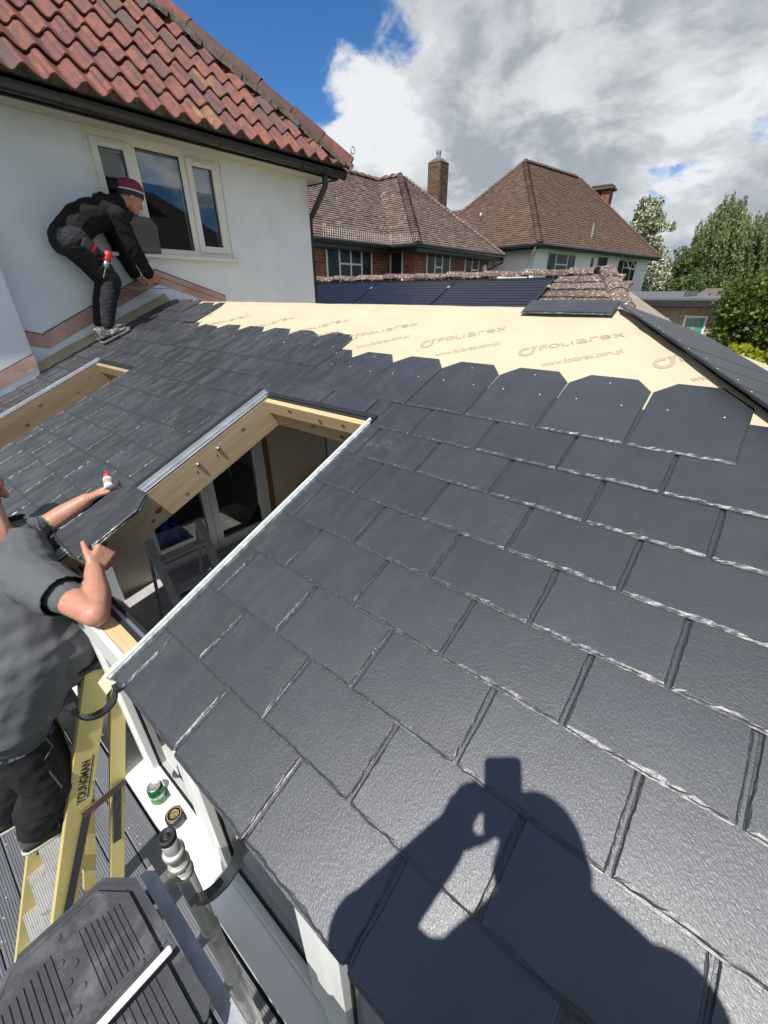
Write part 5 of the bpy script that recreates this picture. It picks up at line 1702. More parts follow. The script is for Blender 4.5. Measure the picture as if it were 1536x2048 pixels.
# ------------------------------------------------------------------ people
class Body:
    """one continuous skin grown from tapered capsules and ellipsoids by voxel remeshing"""
    def __init__(s): s.p = []
    def cap(s, a, b, ra, rb, m): s.p.append(('c', Vector(a), Vector(b), ra, rb, m)); return s
    def chain(s, pts, rs, m):
        for i in range(len(pts) - 1): s.cap(pts[i], pts[i + 1], rs[i], rs[i + 1], m if not isinstance(m, (list, tuple)) else m[i])
        return s
    def ell(s, c, ax, ay, az, m): s.p.append(('e', Vector(c), Vector(ax), Vector(ay), Vector(az), m)); return s
    def hand(s, wrist, d, n, l, m, curl=(30, 45, 35), thumb=(.7, .55, .35), k=1.0, spread=.0, fr=.0088, thumb_curl=.4):
        """d wrist->knuckles, n the way the palm faces, l towards the thumb"""
        wrist, d, n, l = Vector(wrist), Vector(d).normalized(), Vector(n), Vector(l)
        n = (n - d * n.dot(d)).normalized(); l = (l - d * l.dot(d)); l = (l - n * l.dot(n)).normalized()
        for o in (-.026, -.009, .009, .026):
            s.cap(wrist + l * o * .62 * k + d * .012 * k, wrist + d * .082 * k + l * o * k, .017 * k, .0125 * k, m)
        for o, L in ((.029, .074), (.0095, .083), (-.010, .077), (-.029, .060)):
            p = wrist + d * .084 * k + l * o * k
            dirv_ = (d + l * o * spread * 10).normalized(); a = 0
            for q, f in enumerate((.44, .31, .25)):
                a += R(curl[q])
                e = p + (dirv_ * math.cos(a) + n * math.sin(a)) * L * f * k
                s.cap(p, e, fr * k * (1 - .06 * q), fr * k * (.94 - .07 * q), m); p = e
        b = wrist + d * .026 * k + l * .026 * k
        td = (l * thumb[0] + d * thumb[1] + n * thumb[2]).normalized()
        e1 = b + td * .045 * k; td2 = (td + d * thumb_curl + n * thumb_curl * .5).normalized(); e2 = e1 + td2 * .036 * k
        s.cap(b, e1, .0155 * k, .0115 * k, m); s.cap(e1, e2, .0112 * k, .0095 * k, m)
        return s
    def geom(s, only=None, inflate=0.0):
        mb = MB()
        for p in s.p:
            if only and p[-1] not in only: continue
            if p[0] == 'c':
                _, a, b, ra, rb, m = p
                ra, rb = ra + inflate, rb + inflate
                ax = (b - a); L = ax.length
                if L < 1e-6: ax = Vector((0, 0, 1))
                ax = ax.normalized(); r = ax.orthogonal().normalized(); t = ax.cross(r)
                n = 14; rings = []
                for i in range(0, 6): rings.append((a - ax * ra * math.cos(math.pi / 2 * i / 5), ra * math.sin(math.pi / 2 * i / 5)))
                for i in range(0, 6): rings.append((b + ax * rb * math.sin(math.pi / 2 * i / 5), rb * math.cos(math.pi / 2 * i / 5)))
                vs, fs = [], []
                for (c, rr) in rings:
                    for k in range(n): vs.append(c + max(rr, 1e-4) * (math.cos(2 * math.pi * k / n) * r + math.sin(2 * math.pi * k / n) * t))
                for i in range(len(rings) - 1):
                    for k in range(n): fs.append((i * n + k, i * n + (k + 1) % n, (i + 1) * n + (k + 1) % n, (i + 1) * n + k))
                fs += [tuple(reversed(range(n))), tuple(range((len(rings) - 1) * n, len(rings) * n))]
                mb.add(vs, fs)
            else:
                _, c, ax, ay, az, m = p
                g_ = lambda v: v + v.normalized() * inflate
                ax, ay, az = g_(ax), g_(ay), g_(az)
                n, h = 18, 12; vs, fs = [], []
                for i in range(h + 1):
                    t = math.pi * i / h
                    for k in range(n):
                        q = 2 * math.pi * k / n
                        vs.append(c + az * math.cos(t) + max(math.sin(t), 1e-4) * (ax * math.cos(q) + ay * math.sin(q)))
                for i in range(h):
                    for k in range(n): fs.append((i * n + k, (i + 1) * n + k, (i + 1) * n + (k + 1) % n, i * n + (k + 1) % n))
                fs += [tuple(range(n)), tuple(reversed(range(h * n, h * n + n)))]
                mb.add(vs, fs)
        return mb
    def sdf(s, P, only=None):
        """nearest-primitive index per point"""
        best = np.full(len(P), 1e9); idx = np.zeros(len(P), int)
        for i, p in enumerate(s.p):
            if p[0] == 'c':
                a, b = np.array(p[1]), np.array(p[2]); d = b - a; L2 = max(d @ d, 1e-9)
                t = np.clip(((P - a) @ d) / L2, 0, 1)
                dist = np.linalg.norm(P - a - t[:, None] * d, axis=1) - (p[3] + (p[4] - p[3]) * t)
            else:
                c = np.array(p[1]); A = np.array([p[2], p[3], p[4]])
                ln = np.linalg.norm(A, axis=1); q = (P - c) @ (A / ln[:, None]).T
                k = np.linalg.norm(q / ln, axis=1); dist = (k - 1) * ln.min()
            u = dist < best; best[u] = dist[u]; idx[u] = i
        return idx, best
    def surface(s, name, voxel, smooth=4, only=None, inflate=0.0):
        mb = s.geom(only, inflate)
        me = mb.mesh(name)
        o = bpy.data.objects.new('tmp', me); COL.objects.link(o)
        md = o.modifiers.new('r', 'REMESH'); md.mode = 'VOXEL'; md.voxel_size = voxel; md.use_smooth_shade = True
        if smooth:
            sm = o.modifiers.new('s', 'SMOOTH'); sm.factor = .5; sm.iterations = smooth
        dg = bpy.context.evaluated_depsgraph_get()
        out_ = bpy.data.meshes.new_from_object(o.evaluated_get(dg))
        bpy.data.objects.remove(o); bpy.data.meshes.remove(me)
        out_.name = name
        out_.polygons.foreach_set('use_smooth', [True] * len(out_.polygons))
        return out_


def wrinkle(me, fn):
    """fn(co, normal) -> displacement along the normal"""
    me.update()
    nv = [v.normal.copy() for v in me.vertices]
    for v, n in zip(me.vertices, nv): v.co = v.co + n * fn(v.co, n)
    me.update()


def folds(co, scale, amp, stretch=(1, 1, 1), seed=0.0):
    p = Vector((co.x * stretch[0] * scale, co.y * stretch[1] * scale, co.z * stretch[2] * scale + seed))
    w = mnoise.noise(p * .5) * .6
    a = 1 - abs(mnoise.noise(p + Vector((w, w, w)))) * 2
    b = mnoise.noise(p * 2.3 + Vector((5.2, 1.3, w)))
    return amp * (a * .7 + b * .35)


def finish(body, me, mats, parent, name='body'):
    for m in mats: me.materials.append(m)
    n = len(me.polygons)
    c = np.zeros(n * 3); me.polygons.foreach_get('center', c); c = c.reshape(-1, 3)
    idx, _ = body.sdf(c)
    lab = np.array([p[-1] for p in body.p])
    me.polygons.foreach_set('material_index', lab[idx].astype(np.int32))
    me.update()
    return link(name, me, parent)


def cloth_shell(body, name, voxel, only, inflate, keep, matl, parent, thick=.003, wr=None, smooth=5):
    me = body.surface(name, voxel, smooth, only, inflate)
    if wr: wrinkle(me, wr)
    bm = bmesh.new(); bm.from_mesh(me)
    bmesh.ops.delete(bm, geom=[f for f in bm.faces if not keep(f.calc_center_median())], context='FACES')
    bmesh.ops.solidify(bm, geom=bm.faces[:], thickness=-thick) if False else None
    bm.to_mesh(me); bm.free()
    me.materials.append(matl)
    o = link(name, me, parent)
    sd = o.modifiers.new('thickness', 'SOLIDIFY'); sd.thickness = thick; sd.offset = -1
    return o


M_SKIN = mat('skin', (0.47, 0.235, 0.155), .52, (0.38, 0.175, 0.115), 16, bump=.3, bscale=190, bdist=.0015, dirt=(.50, .19, .13), dscale=11, damt=(.48, .72), rough2=.42)
M_BLACKCLOTH = mat('black_cloth', (0.009, 0.009, 0.010), .9, (0.013, 0.013, 0.014), 9, bump=.3, bscale=220, bdist=.002, dirt=(.5, .5, .48), dscale=26, damt=(.735, .76), spec=.2)
M_DARKJEAN = mat('dark_work_trousers', (0.014, 0.015, 0.018), .9, (0.028, 0.030, 0.033), 7, spec=.25, bump=.3, bscale=180, bdist=.002, dirt=(.35, .34, .32), dscale=30, damt=(.74, .78))
M_GREYTEE = mat('grey_marl', (0.088, 0.092, 0.099), .9, (0.105, 0.109, 0.116), 420, bump=.25, bscale=420, bdist=.001, spec=.25)
M_SHORTS = mat('dark_joggers', (0.010, 0.0105, 0.012), .9, (0.016, 0.0165, 0.018), 10, spec=.25, bump=.25, bscale=260, bdist=.001)
M_HAIR = mat('dark_hair', (0.03, 0.022, 0.018), .6)


def head(b, c, f, u, r, k, ms, mh=None):
    """head: c centre, f face direction, u up, r right; ms skin label"""
    c, f, u, r = Vector(c), Vector(f).normalized(), Vector(u).normalized(), Vector(r).normalized()
    b.ell(c + u * .03 * k - f * .012 * k, r * .073 * k, f * .092 * k, u * .085 * k, ms if mh is None else mh)
    b.ell(c + f * .02 * k - u * .01 * k, r * .066 * k, f * .072 * k, u * .085 * k, ms)
    b.ell(c + f * .034 * k - u * .062 * k, r * .050 * k, f * .046 * k, u * .048 * k, ms)          # jaw
    b.ell(c + f * .068 * k - u * .095 * k, r * .022 * k, f * .018 * k, u * .018 * k, ms)          # chin
    b.cap(c + f * .084 * k + u * .012 * k, c + f * .104 * k - u * .030 * k, .008 * k, .013 * k, ms)  # nose
    b.ell(c + f * .083 * k - u * .058 * k, r * .024 * k, f * .012 * k, u * .007 * k, ms)          # lips
    b.ell(c + f * .083 * k - u * .068 * k, r * .021 * k, f * .011 * k, u * .006 * k, ms)
    b.ell(c + f * .080 * k + u * .028 * k, r * .050 * k, f * .012 * k, u * .010 * k, ms)          # brow
    for s in (-1, 1):
        b.ell(c + r * s * .075 * k - u * .010 * k - f * .005 * k, r * .010 * k, f * .018 * k, u * .030 * k, ms)
        b.ell(c + r * s * .034 * k - u * .020 * k + f * .068 * k, r * .020 * k, f * .014 * k, u * .014 * k, ms)
    return b


# --- the roofer bent over at the ridge, black hoodie and bobble hat
W1 = thing('person', 'roofer in black hoodie and burgundy bobble hat bending over by the wall', 'person', (-3.56, 1.48, .64))
K1 = 1.032


def q1(x, y, z): return CAM + (Vector((x, y, z)) - CAM) * K1


b1 = Body()
XN, XF, XM = -3.41, -3.63, -3.52
pel = q1(XM, 1.37, 1.42)
b1.chain([q1(XM + .06, 1.37, 1.43), q1(XM + .065, 1.53, 1.575), q1(XM + .075, 1.70, 1.625)], [.115, .118, .115], 0)
b1.chain([q1(XM - .06, 1.37, 1.43), q1(XM - .065, 1.53, 1.575), q1(XM - .075, 1.70, 1.625)], [.115, .118, .115], 0)
b1.ell(q1(XM, 1.60, 1.60), (.17, 0, 0), (0, .15, .05), (0, -.04, .12), 0)
b1.cap(q1(XM + .09, 1.73, 1.63), q1(XM - .09, 1.73, 1.63), .085, .085, 0)
b1.cap(q1(XM, 1.72, 1.68), q1(XM, 1.85, 1.725), .075, .062, 0)                # hood collar
b1.cap(q1(XM, 1.80, 1.71), q1(XM, 1.92, 1.75), .052, .052, 2)
for X, sh, el, wr_ in ((XN + .06, (1.74, 1.60), (1.80, 1.395), (1.895, 1.185)), (XF - .03, (1.77, 1.62), (1.81, 1.40), (1.885, 1.185))):
    S, E_, W_ = q1(X, *sh), q1(X, *el), q1(X + (-.02 if X > XM else .03), *wr_)
    b1.chain([S, E_, W_], [.074, .060, .045], 0)
    d = (W_ - E_).normalized()
    b1.cap(W_ - d * .01, W_ + d * .02, .026, .024, 2)
    b1.hand(W_ + d * .012, d + Vector((0, .25, 0)), (-.2, .55, -.5) if X > XM else (.2, .55, -.5), (0, .6, .6) if X > XM else (0, .5, .6), 2, curl=(35, 55, 40), k=.98, thumb_curl=.2)
for X, hip, kn, an in ((XN + .03, (1.385, 1.40), (1.572, 1.118), (1.437, .782)), (XF + .0, (1.41, 1.41), (1.60, 1.118), (1.462, .778))):
    H, Kp, A = q1(X - .02, *hip), q1(X, *kn), q1(X, *an)
    b1.chain([H, (H + Kp) / 2 + Vector((0, .012, .0)), Kp], [.112, .092, .073], 1)
    b1.chain([Kp, (Kp + A) / 2 + Vector((0, -.012, 0)), A], [.073, .066, .050], 1)
b1.ell(q1(XM, 1.335, 1.405), (.16, 0, 0), (0, .10, 0), (0, 0, .115), 1)
hc1 = q1(XM, 1.966, 1.775); hf = Vector((.16, .84, -.52)).normalized(); hr1 = hf.cross(Vector((0, 0, 1))).normalized(); hu = hr1.cross(hf)
head(b1, hc1, hf, hu, hr1, 1.0, 2)
me = b1.surface('body', .0062, 3)
ID1 = None
idx_lab = np.array([p[-1] for p in b1.p])
vc = np.array([v.co[:] for v in me.vertices]); li, _ = b1.sdf(vc); lv = idx_lab[li]
cnt = [0]


def w1w(co, n):
    i = cnt[0]; cnt[0] += 1
    if lv[i] == 0: return folds(co, 15, .006, (1, 1, 1.0), 1.0) + .004
    if lv[i] == 1: return folds(co, 17, .0055, (1, .8, 1.6), 7.0)
    return 0


wrinkle(me, w1w)
finish(b1, me, [M_BLACKCLOTH, M_DARKJEAN, M_SKIN], W1)
# hood lying on the back, hem ribbing
hd_ = Body(); hd_.cap(q1(XM + .07, 1.70, 1.735), q1(XM - .07, 1.70, 1.735), .035, .035, 0); hd_.cap(q1(XM + .085, 1.80, 1.70), q1(XM + .05, 1.70, 1.745), .03, .035, 0); hd_.cap(q1(XM - .085, 1.80, 1.70), q1(XM - .05, 1.70, 1.745), .03, .035, 0)
mh_ = hd_.surface('hood', .007, 4); mh_.materials.append(M_BLACKCLOTH); link('hood', mh_, W1)
# beanie: burgundy crown, white and navy bands, bobble
M_BURG = mat('burgundy_knit', (.16, .018, .045), .9, (.22, .03, .06), 40, bump=.6, bscale=140, bdist=.004)
M_NAVY = mat('navy_knit', (.012, .022, .045), .9, (.02, .035, .06), 40, bump=.6, bscale=140, bdist=.004)
M_OFFW = mat('offwhite_knit', (.62, .64, .62), .9, bump=.6, bscale=140, bdist=.004)


def dome(c, u, f, r, rr, prof, matl, name, parent):
    m = MB(); n = 22; vs, fs = [], []
    for (h, s) in prof:
        for k in range(n):
            t = 2 * math.pi * k / n
            vs.append(c + u * h + (f * math.cos(t) * rr[0] + r * math.sin(t) * rr[1]) * s)
    for i in range(len(prof) - 1):
        for k in range(n): fs.append((i * n + k, i * n + (k + 1) % n, (i + 1) * n + (k + 1) % n, (i + 1) * n + k))
    fs.append(tuple(range((len(prof) - 1) * n, len(prof) * n)))
    m.add(vs, fs); return m.build(name, matl, parent, True)


hb = hc1 - hf * .010 + hu * .030
hu2 = (hu - hf * .42).normalized(); hf2 = hr1.cross(hu2) * -1; hf2 = hu2.cross(hr1)
if hf2.dot(hf) < 0: hf2 = -hf2
dome(hb, hu2, hf2, hr1, (.106, .085), [(-.028, 1.0), (-.006, 1.02), (.010, 1.02)], M_NAVY, 'hat_band', W1)
dome(hb, hu2, hf2, hr1, (.106, .085), [(.0105, 1.025), (.020, 1.03)], M_OFFW, 'hat_band', W1)
dome(hb, hu2, hf2, hr1, (.106, .085), [(.0205, 1.03), (.045, 1.02), (.07, .93), (.092, .76), (.106, .5), (.112, .2)], M_BURG, 'hat_crown', W1)
pm = MB(); pc = q1(XM, 1.838, 1.845)
rng_ = np.random.default_rng(3)
for i in range(420):
    v = Vector(rng_.normal(size=3)).normalized(); pm.bar(pc, pc + v * .034 * rng_.uniform(.85, 1.05), .004, .004)
pm.build('bobble', M_NAVY, W1)
# trainers
M_TRAINER = mat('scuffed_trainer', (.03, .03, .032), .8, (.26, .25, .23), 34, ncontrast=(.52, .62), bump=.4, bscale=60)
M_SOLE = mat('pale_sole', (.62, .58, .46), .7, (.5, .46, .36), 20)


def shoe(parent, heel, toe, nrm, w, h, matl, msole, name='shoe'):
    heel, toe, nrm = Vector(heel), Vector(toe), Vector(nrm).normalized()
    d = (toe - heel).normalized(); nrm = (nrm - d * nrm.dot(d)).normalized(); s = d.cross(nrm); L = (toe - heel).length
    st = [(0, .62, .55), (.06, .8, .95), (.2, .86, 1.0), (.4, .82, .78), (.6, .95, .58), (.8, 1.0, .46), (.93, .8, .36), (1.0, .42, .24)]
    for nm, z0, z1f, mt, infl in (('sole', 0, None, msole, 1.06), ('upper', .022, 1, matl, 1.0)):
        m = MB(); vs, fs = [], []; n = 12
        for (t, wf, hf_) in st:
            t2 = t if infl == 1.0 else -.015 + t * 1.03
            for k in range(n):
                a = 2 * math.pi * k / n
                if nm == 'sole': off = s * (w / 2 * wf * infl * math.cos(a)) + nrm * (.012 + .013 * (1 if math.sin(a) > 0 else -1) * min(1, abs(math.sin(a)) * 3))
                else: off = s * (w / 2 * wf * math.cos(a) * (1 - .25 * max(0, math.sin(a)))) + nrm * (.024 + max(0, math.sin(a)) * (h * hf_ - .024) - .002)
                vs.append(heel + d * L * t2 + off)
        for i in range(len(st) - 1):
            for k in range(n): fs.append((i * n + k, i * n + (k + 1) % n, (i + 1) * n + (k + 1) % n, (i + 1) * n + k))
        fs += [tuple(reversed(range(n))), tuple(range((len(st) - 1) * n, len(st) * n))]
        m.add(vs, fs)
        if nm == 'sole': so_ = m.build(name, mt, parent, True)
        else: m.build('upper', mt, so_, True)
    lc = MB()
    for t in (.34, .42, .50, .58): c = heel + d * L * t + nrm * (h * (1.02 - t * .78)); lc.tube([c - s * w * .26 - nrm * .01, c, c + s * w * .26 - nrm * .01], .004, 5)
    lc.build('lace', mat('lace', (.5, .49, .45), .8), so_)
    return so_


E_N_ = E_N
for (x, y) in ((-3.50, 1.395), (-3.675, 1.43)):
    d_ = Vector((.12, CT, ST)).normalized()
    he = Vector((x, y, 0)); he.z = y * math.tan(TH) + .010
    shoe(W1, he + E_N * .004, he + d_ * .275 + E_N * .004, E_N, .10, .11, M_TRAINER, mat('grubby_sole', (.16, .15, .13), .8, (.35, .33, .28), 25))
# cordless drill hung on the hip
DRL = thing('cordless_drill', 'red and black cordless drill hanging at the bending roofer\'s hip', 'drill', q1(XN + .12, 1.50, 1.25))
M_RED = mat('red_plastic', (.62, .03, .03), .4, dirt=(.3, .05, .05), dscale=20)
dbx = q1(XN + .17, 1.405, 1.372); dmid = q1(XN + .17, 1.53, 1.285); dtip = q1(XN + .17, 1.455, 1.135)
ux = (dmid - dbx).normalized(); vx = Vector((1, 0, 0)); wx_ = ux.cross(vx)
m = MB(); m.obox(dbx, ux * .032, vx * .03, wx_ * .042); m.build('battery', mat('scuffed_black', (.03, .03, .03), .5, (.35, .34, .32), 30, ncontrast=(.6, .7)), DRL, bevel=.008)
m = MB(); m.obox(dbx + ux * .045, ux * .012, vx * .026, wx_ * .034); m.build('battery_clip', M_RED, DRL, bevel=.004)
m = MB(); m.tube([dbx + ux * .05, dbx.lerp(dmid, .6), dmid], [.019, .017, .021], 12); m.build('handle', M_BLACKP, DRL, True)
axd = (dtip - dmid).normalized()
m = MB(); m.lathe(dmid - axd * .055, axd, [(.012, 0), (.026, .008), (.030, .03), (.030, .075), (.024, .085)], 16); m.build('motor_body', M_RED, DRL, True)
m = MB(); m.lathe(dmid + axd * .031, axd, [(.023, 0), (.024, .03), (.017, .05), (.008, .056)], 16); m.build('chuck', M_GALV, DRL, True)
m = MB(); m.tube([dmid + axd * .085, dtip], [.0045, .003], 8); m.build('bit', M_STEEL, DRL)
# the slate he is holding, edge on
hs = link('held_slate', slate_mesh(slate_outline(.2945, .42), 301), None, matrix=Matrix.Translation(q1(XM + .01, 1.69, 1.062)) @ Matrix.Rotation(R(0.6), 4, 'X'))
tag(hs, 'dark slate held level in both hands by the bending roofer', 'slate')
# slate propped on the window sill behind him
ps = link('propped_slate', slate_mesh(slate_outline(.27, .30), 303), None, matrix=Matrix.Translation((HX + .062, 2.13, WZ0 + .004)) @ Matrix.Rotation(R(90), 4, 'Z') @ Matrix.Rotation(R(97), 4, 'X'))
tag(ps, 'dark slate propped upright on the window sill behind the roofer', 'slate')

# --- the man in grey on the ladder
W2 = thing('person', 'man in grey T-shirt and dark trousers on yellow ladder, reaching onto the roof', 'person', (-.8, -.38, -1.19))
b2 = Body()
pelv = Vector((-.80, -.27, -.50))
nk = Vector((-.965, -.045, .155))
shR, elR, wrR = Vector((-.71, -.02, .085)), Vector((-.345, .065, .05)), Vector((-.575, .150, .085))
shL, elL, wrL = Vector((-1.10, .02, .085)), Vector((-1.13, .16, .085)), Vector((-1.075, .315, .165))
b2.chain([pelv + Vector((.07, 0, .02)), Vector((-.74, -.13, -.22)), Vector((-.80, -.06, .0)), Vector((-.84, -.05, .06))], [.155, .175, .145, .11], 0)
b2.chain([pelv + Vector((-.07, 0, .02)), Vector((-.90, -.15, -.22)), Vector((-1.0, -.06, .0)), Vector((-.98, -.05, .06))], [.155, .165, .145, .11], 0)
b2.ell((-.76, -.04, -.26), (.17, 0, 0), (0, .16, 0), (0, 0, .20), 0)
b2.cap(shR + Vector((-.03, 0, 0)), shL + Vector((.03, 0, 0)), .085, .085, 0)
b2.cap(shR, shR.lerp(elR, .58), .076, .064, 0)
b2.cap(shR.lerp(elR, .4), elR, .057, .044, 2)
b2.chain([elR, elR.lerp(wrR, .45) + Vector((.012, 0, -.006)), wrR], [.044, .047, .031], 2)
b2.cap(shL, shL.lerp(elL, .55), .075, .066, 0)
b2.chain([shL, elL, elL.lerp(wrL, .4), wrL], [.052, .048, .046, .031], 2)
dR = Vector((-.42, .62, .30)).normalized()
b2.hand(wrR, dR, (-.9, .1, -.25), (-.25, -.1, .95), 2, curl=(82, 62, 40), thumb=(.6, .75, .45), k=1.08, fr=.0102, thumb_curl=.15)
dL = (Vector((-1.055, .40, .195)) - wrL).normalized()
b2.hand(wrL, dL, (.35, .1, -.9), (.9, -.2, .2), 2, curl=(30, 46, 32), thumb=(.75, .7, .1), k=1.2, fr=.0100)
b2.cap(nk, Vector((-1.15, -.02, .24)), .062, .058, 2)
hc2 = Vector((-1.255, -.01, .305)); hf = Vector((.28, .86, -.42)).normalized(); hr2 = hf.cross(Vector((0, 0, 1))).normalized(); hu = hr2.cross(hf)
head(b2, hc2, hf, hu, hr2, 1.02, 2)
for (hp, kn, an) in (((-.72, -.27, -.55), (-.675, -.265, -.86), (-.735, -.375, -1.115)), ((-.89, -.29, -.55), (-.91, -.315, -.87), (-.925, -.445, -1.115))):
    hp, kn, an = Vector(hp), Vector(kn), Vector(an)
    b2.chain([hp, hp.lerp(kn, .5), kn], [.118, .102, .083], 1); b2.chain([kn, kn.lerp(an, .45) + Vector((0, -.02, 0)), an + Vector((0, 0, .02))], [.083, .085, .068], 1)
b2.ell(pelv + Vector((0, -.02, -.03)), (.17, 0, 0), (0, .14, 0), (0, 0, .12), 1)
me = b2.surface('body', .0055, 3)
lab2 = np.array([p[-1] for p in b2.p]); vc = np.array([v.co[:] for v in me.vertices]); li, _ = b2.sdf(vc); lv2 = lab2[li]; cnt2 = [0]


def w2w(co, n):
    i = cnt2[0]; cnt2[0] += 1
    if lv2[i] == 1: return folds(co, 10, .008, (1, 1, 1.3), 4.0) + .006
    if lv2[i] == 0: return -.004
    return folds(co, 60, .0005)


wrinkle(me, w2w)
finish(b2, me, [M_GREYTEE, M_SHORTS, M_SKIN], W2)
armR_ax = (elR - shR).normalized(); armL_ax = (elL - shL).normalized()


def keep_tee(c):
    if c.z < -.515 + .10 * (c.x + .8) - .10 * (c.y + .1): return False
    if (c - shR).dot(armR_ax) > .215 and c.x > -.62: return False
    if (c - shL).dot(armL_ax) > .085 and c.y > .07: return False
    e = c - nk; ax = Vector((-.5, .2, .55)).normalized()
    if e.dot(ax) > .035 and (e - ax * e.dot(ax)).length < .15: return False
    return True


cloth_shell(b2, 'tee_shirt', .0065, (0,), .012, keep_tee, M_GREYTEE, W2, .004, lambda co, n: folds(co + Vector((0, 0, -.6 * co.x)), 6.0, .014, (.7, .7, 1.5), 2.0) + folds(co, 15, .0022, (1, 1, 1.4), 5.0), smooth=9)
# spectacles
for s_ in (-1, 1):
    gl = MB(); c = hc2 + hf * .088 + hr2 * s_ * .034 - hu * .012
    pts = [c + hr2 * .027 * math.cos(t) + hu * .019 * math.sin(t) for t in [2 * math.pi * k / 16 for k in range(17)]]
    gl.tube(pts, .0028, 6); gl.tube([c + hr2 * s_ * .027, hc2 + hr2 * s_ * .078 - hu * .004, hc2 + hr2 * s_ * .080 - hf * .03 - hu * .012], .0025, 6)
    go = gl.build('spectacles', M_BLACKP, W2, True)
    ln_ = MB(); ln_.poly([c + hf * .001 + hr2 * .026 * math.cos(t) + hu * .018 * math.sin(t) for t in [2 * math.pi * k / 16 for k in range(16)]]); ln_.build('lens', M_CGLASS, go)
hm = Body(); hm.ell(hc2 + hu * .05 - hf * .03, hr2 * .079, hf * .09, hu * .075, 0); mm_ = hm.surface('hair', .006, 3); mm_.materials.append(M_HAIR); link('hair', mm_, W2)
for (x, y) in ((-.735, -.455), (-.925, -.525)):
    shoe(W2, (x, y, -1.192), (x + .045, y + .275, -1.192), (0, 0, 1), .10, .085, mat('dark_shoe', (.03, .032, .036), .7, (.06, .06, .065), 12), M_SOLE)
# pocket piping on the trousers
pp = MB(); pp.tube([(-.60, -.21, -.50), (-.585, -.20, -.60), (-.60, -.25, -.66), (-.575, -.24, -.82)], .0035, 6); pp.build('pocket_piping', mat('piping', (.07, .07, .075), .8), W2)

# slates under his hands and the glue bottle
for i, (dx, ds, yw, lab) in enumerate(((0, 0, .10, 'lowest slate of the stack under the hands of the man in grey'), (.012, .006, .03, 'middle slate of the stack under the hands of the man in grey'), (.0, .0, -.02, 'top slate of the stack under the hands of the man in grey'))):
    o = link('stacked_slate', slate_mesh(slate_outline(.28, .36), 400 + i), None, matrix=slate_matrix(-.805 + dx, .155 + ds, .034 + .0085 * i, -.01, yw))
    tag(o, lab, 'slate', 'slates stacked at the rooflight')
GB = thing('glue_bottle', 'white glue bottle with red nozzle in the left hand on the slates', 'bottle', (-1.0, .40, .2))
g0 = Vector((-.985, .398, .225)); gd = Vector((-.62, .22, .30)).normalized()
m = MB(); m.lathe(g0, gd, [(.014, 0), (.019, .004), (.020, .05), (.018, .06), (.010, .066)], 18); m.build('bottle', mat('white_plastic', (.75, .76, .77), .35), GB, True)
m = MB(); m.lathe(g0 + gd * .018, gd, [(.0205, 0), (.0205, .024)], 18); m.build('label', mat('bottle_label', (.30, .32, .34), .5, (.55, .2, .12), 60), GB, True)
m = MB(); m.lathe(g0 + gd * .067, gd, [(.013, 0), (.013, .018), (.007, .022), (.004, .045), (.002, .05)], 14); m.build('nozzle', M_RED, GB, True)

# --- the photographer, whose shadow falls across the slates
W3 = thing('person', 'photographer holding up a phone, seen only as a shadow on the slates', 'person', (1.38, -.5, -.46))
b3 = Body()


def c3(x, y, z): return CAM + Vector((x, y, z))


rt = Vector((.773, .634, 0)); fw_ = Vector((-.634, .773, 0))
nb = c3(.185, -.235, -.055)
b3.chain([nb + Vector((.03, -.05, -.08)), nb + Vector((.09, -.12, -.40)), nb + Vector((.08, -.12, -.66))], [.15, .165, .15], 0)
b3.chain([nb + rt * .09 + Vector((.02, -.04, -.10)), nb + rt * .08 + Vector((.09, -.12, -.5)), nb + rt * .07 + Vector((.08, -.12, -.68))], [.12, .14, .14], 0)
b3.chain([nb - rt * .09 + Vector((.02, -.04, -.10)), nb - rt * .08 + Vector((.09, -.12, -.5)), nb - rt * .07 + Vector((.08, -.12, -.68))], [.12, .14, .14], 0)
S_R, S_L = nb + rt * .185 + Vector((0, 0, -.045)), nb - rt * .185 + Vector((0, 0, -.075))
b3.cap(S_R, S_L, .078, .078, 0); b3.cap(nb, c3(.15, -.19, .03), .062, .06, 2)
hL, hR = CAM - _F * .03 - _R2 * .052 - _U2 * .055, CAM - _F * .035 + _R2 * .045 - _U2 * .10
eL, eR = c3(-.115, -.215, -.345), c3(.21, -.11, -.36)
b3.chain([S_L, eL], [.08, .066], 0); b3.chain([eL, hL - Vector((.035, .05, .085))], [.062, .040], 2)
b3.chain([S_R, eR], [.066, .052], 0); b3.chain([eR, hR - Vector((-.03, .03, .07))], [.05, .034], 2)
b3.hand(hL - Vector((.035, .05, .085)), Vector((.04, .10, .30)), rt * .8 + fw_ * .3, -fw_ * .8 + Vector((0, 0, .1)), 2, curl=(20, 40, 30), k=.95, thumb=(.5, .8, .5))
b3.hand(hR - Vector((-.03, .03, .07)), Vector((-.06, .06, .30)), -rt * .8 + fw_ * .3, -fw_ * .8, 2, curl=(20, 45, 35), k=.95, thumb=(.5, .8, .5))
b3.cap(c3(.17, -.20, .02), S_R.lerp(nb, .35) + Vector((0, 0, .02)), .085, .085, 0); b3.cap(c3(.17, -.20, .02), S_L.lerp(nb, .5) + Vector((0, 0, .01)), .07, .08, 0)
head(b3, c3(.14, -.175, .095), fw_ * .9 + Vector((0, 0, -.43)), Vector((0, 0, .9)) + fw_ * .43, rt, 1.03, 2, 3)
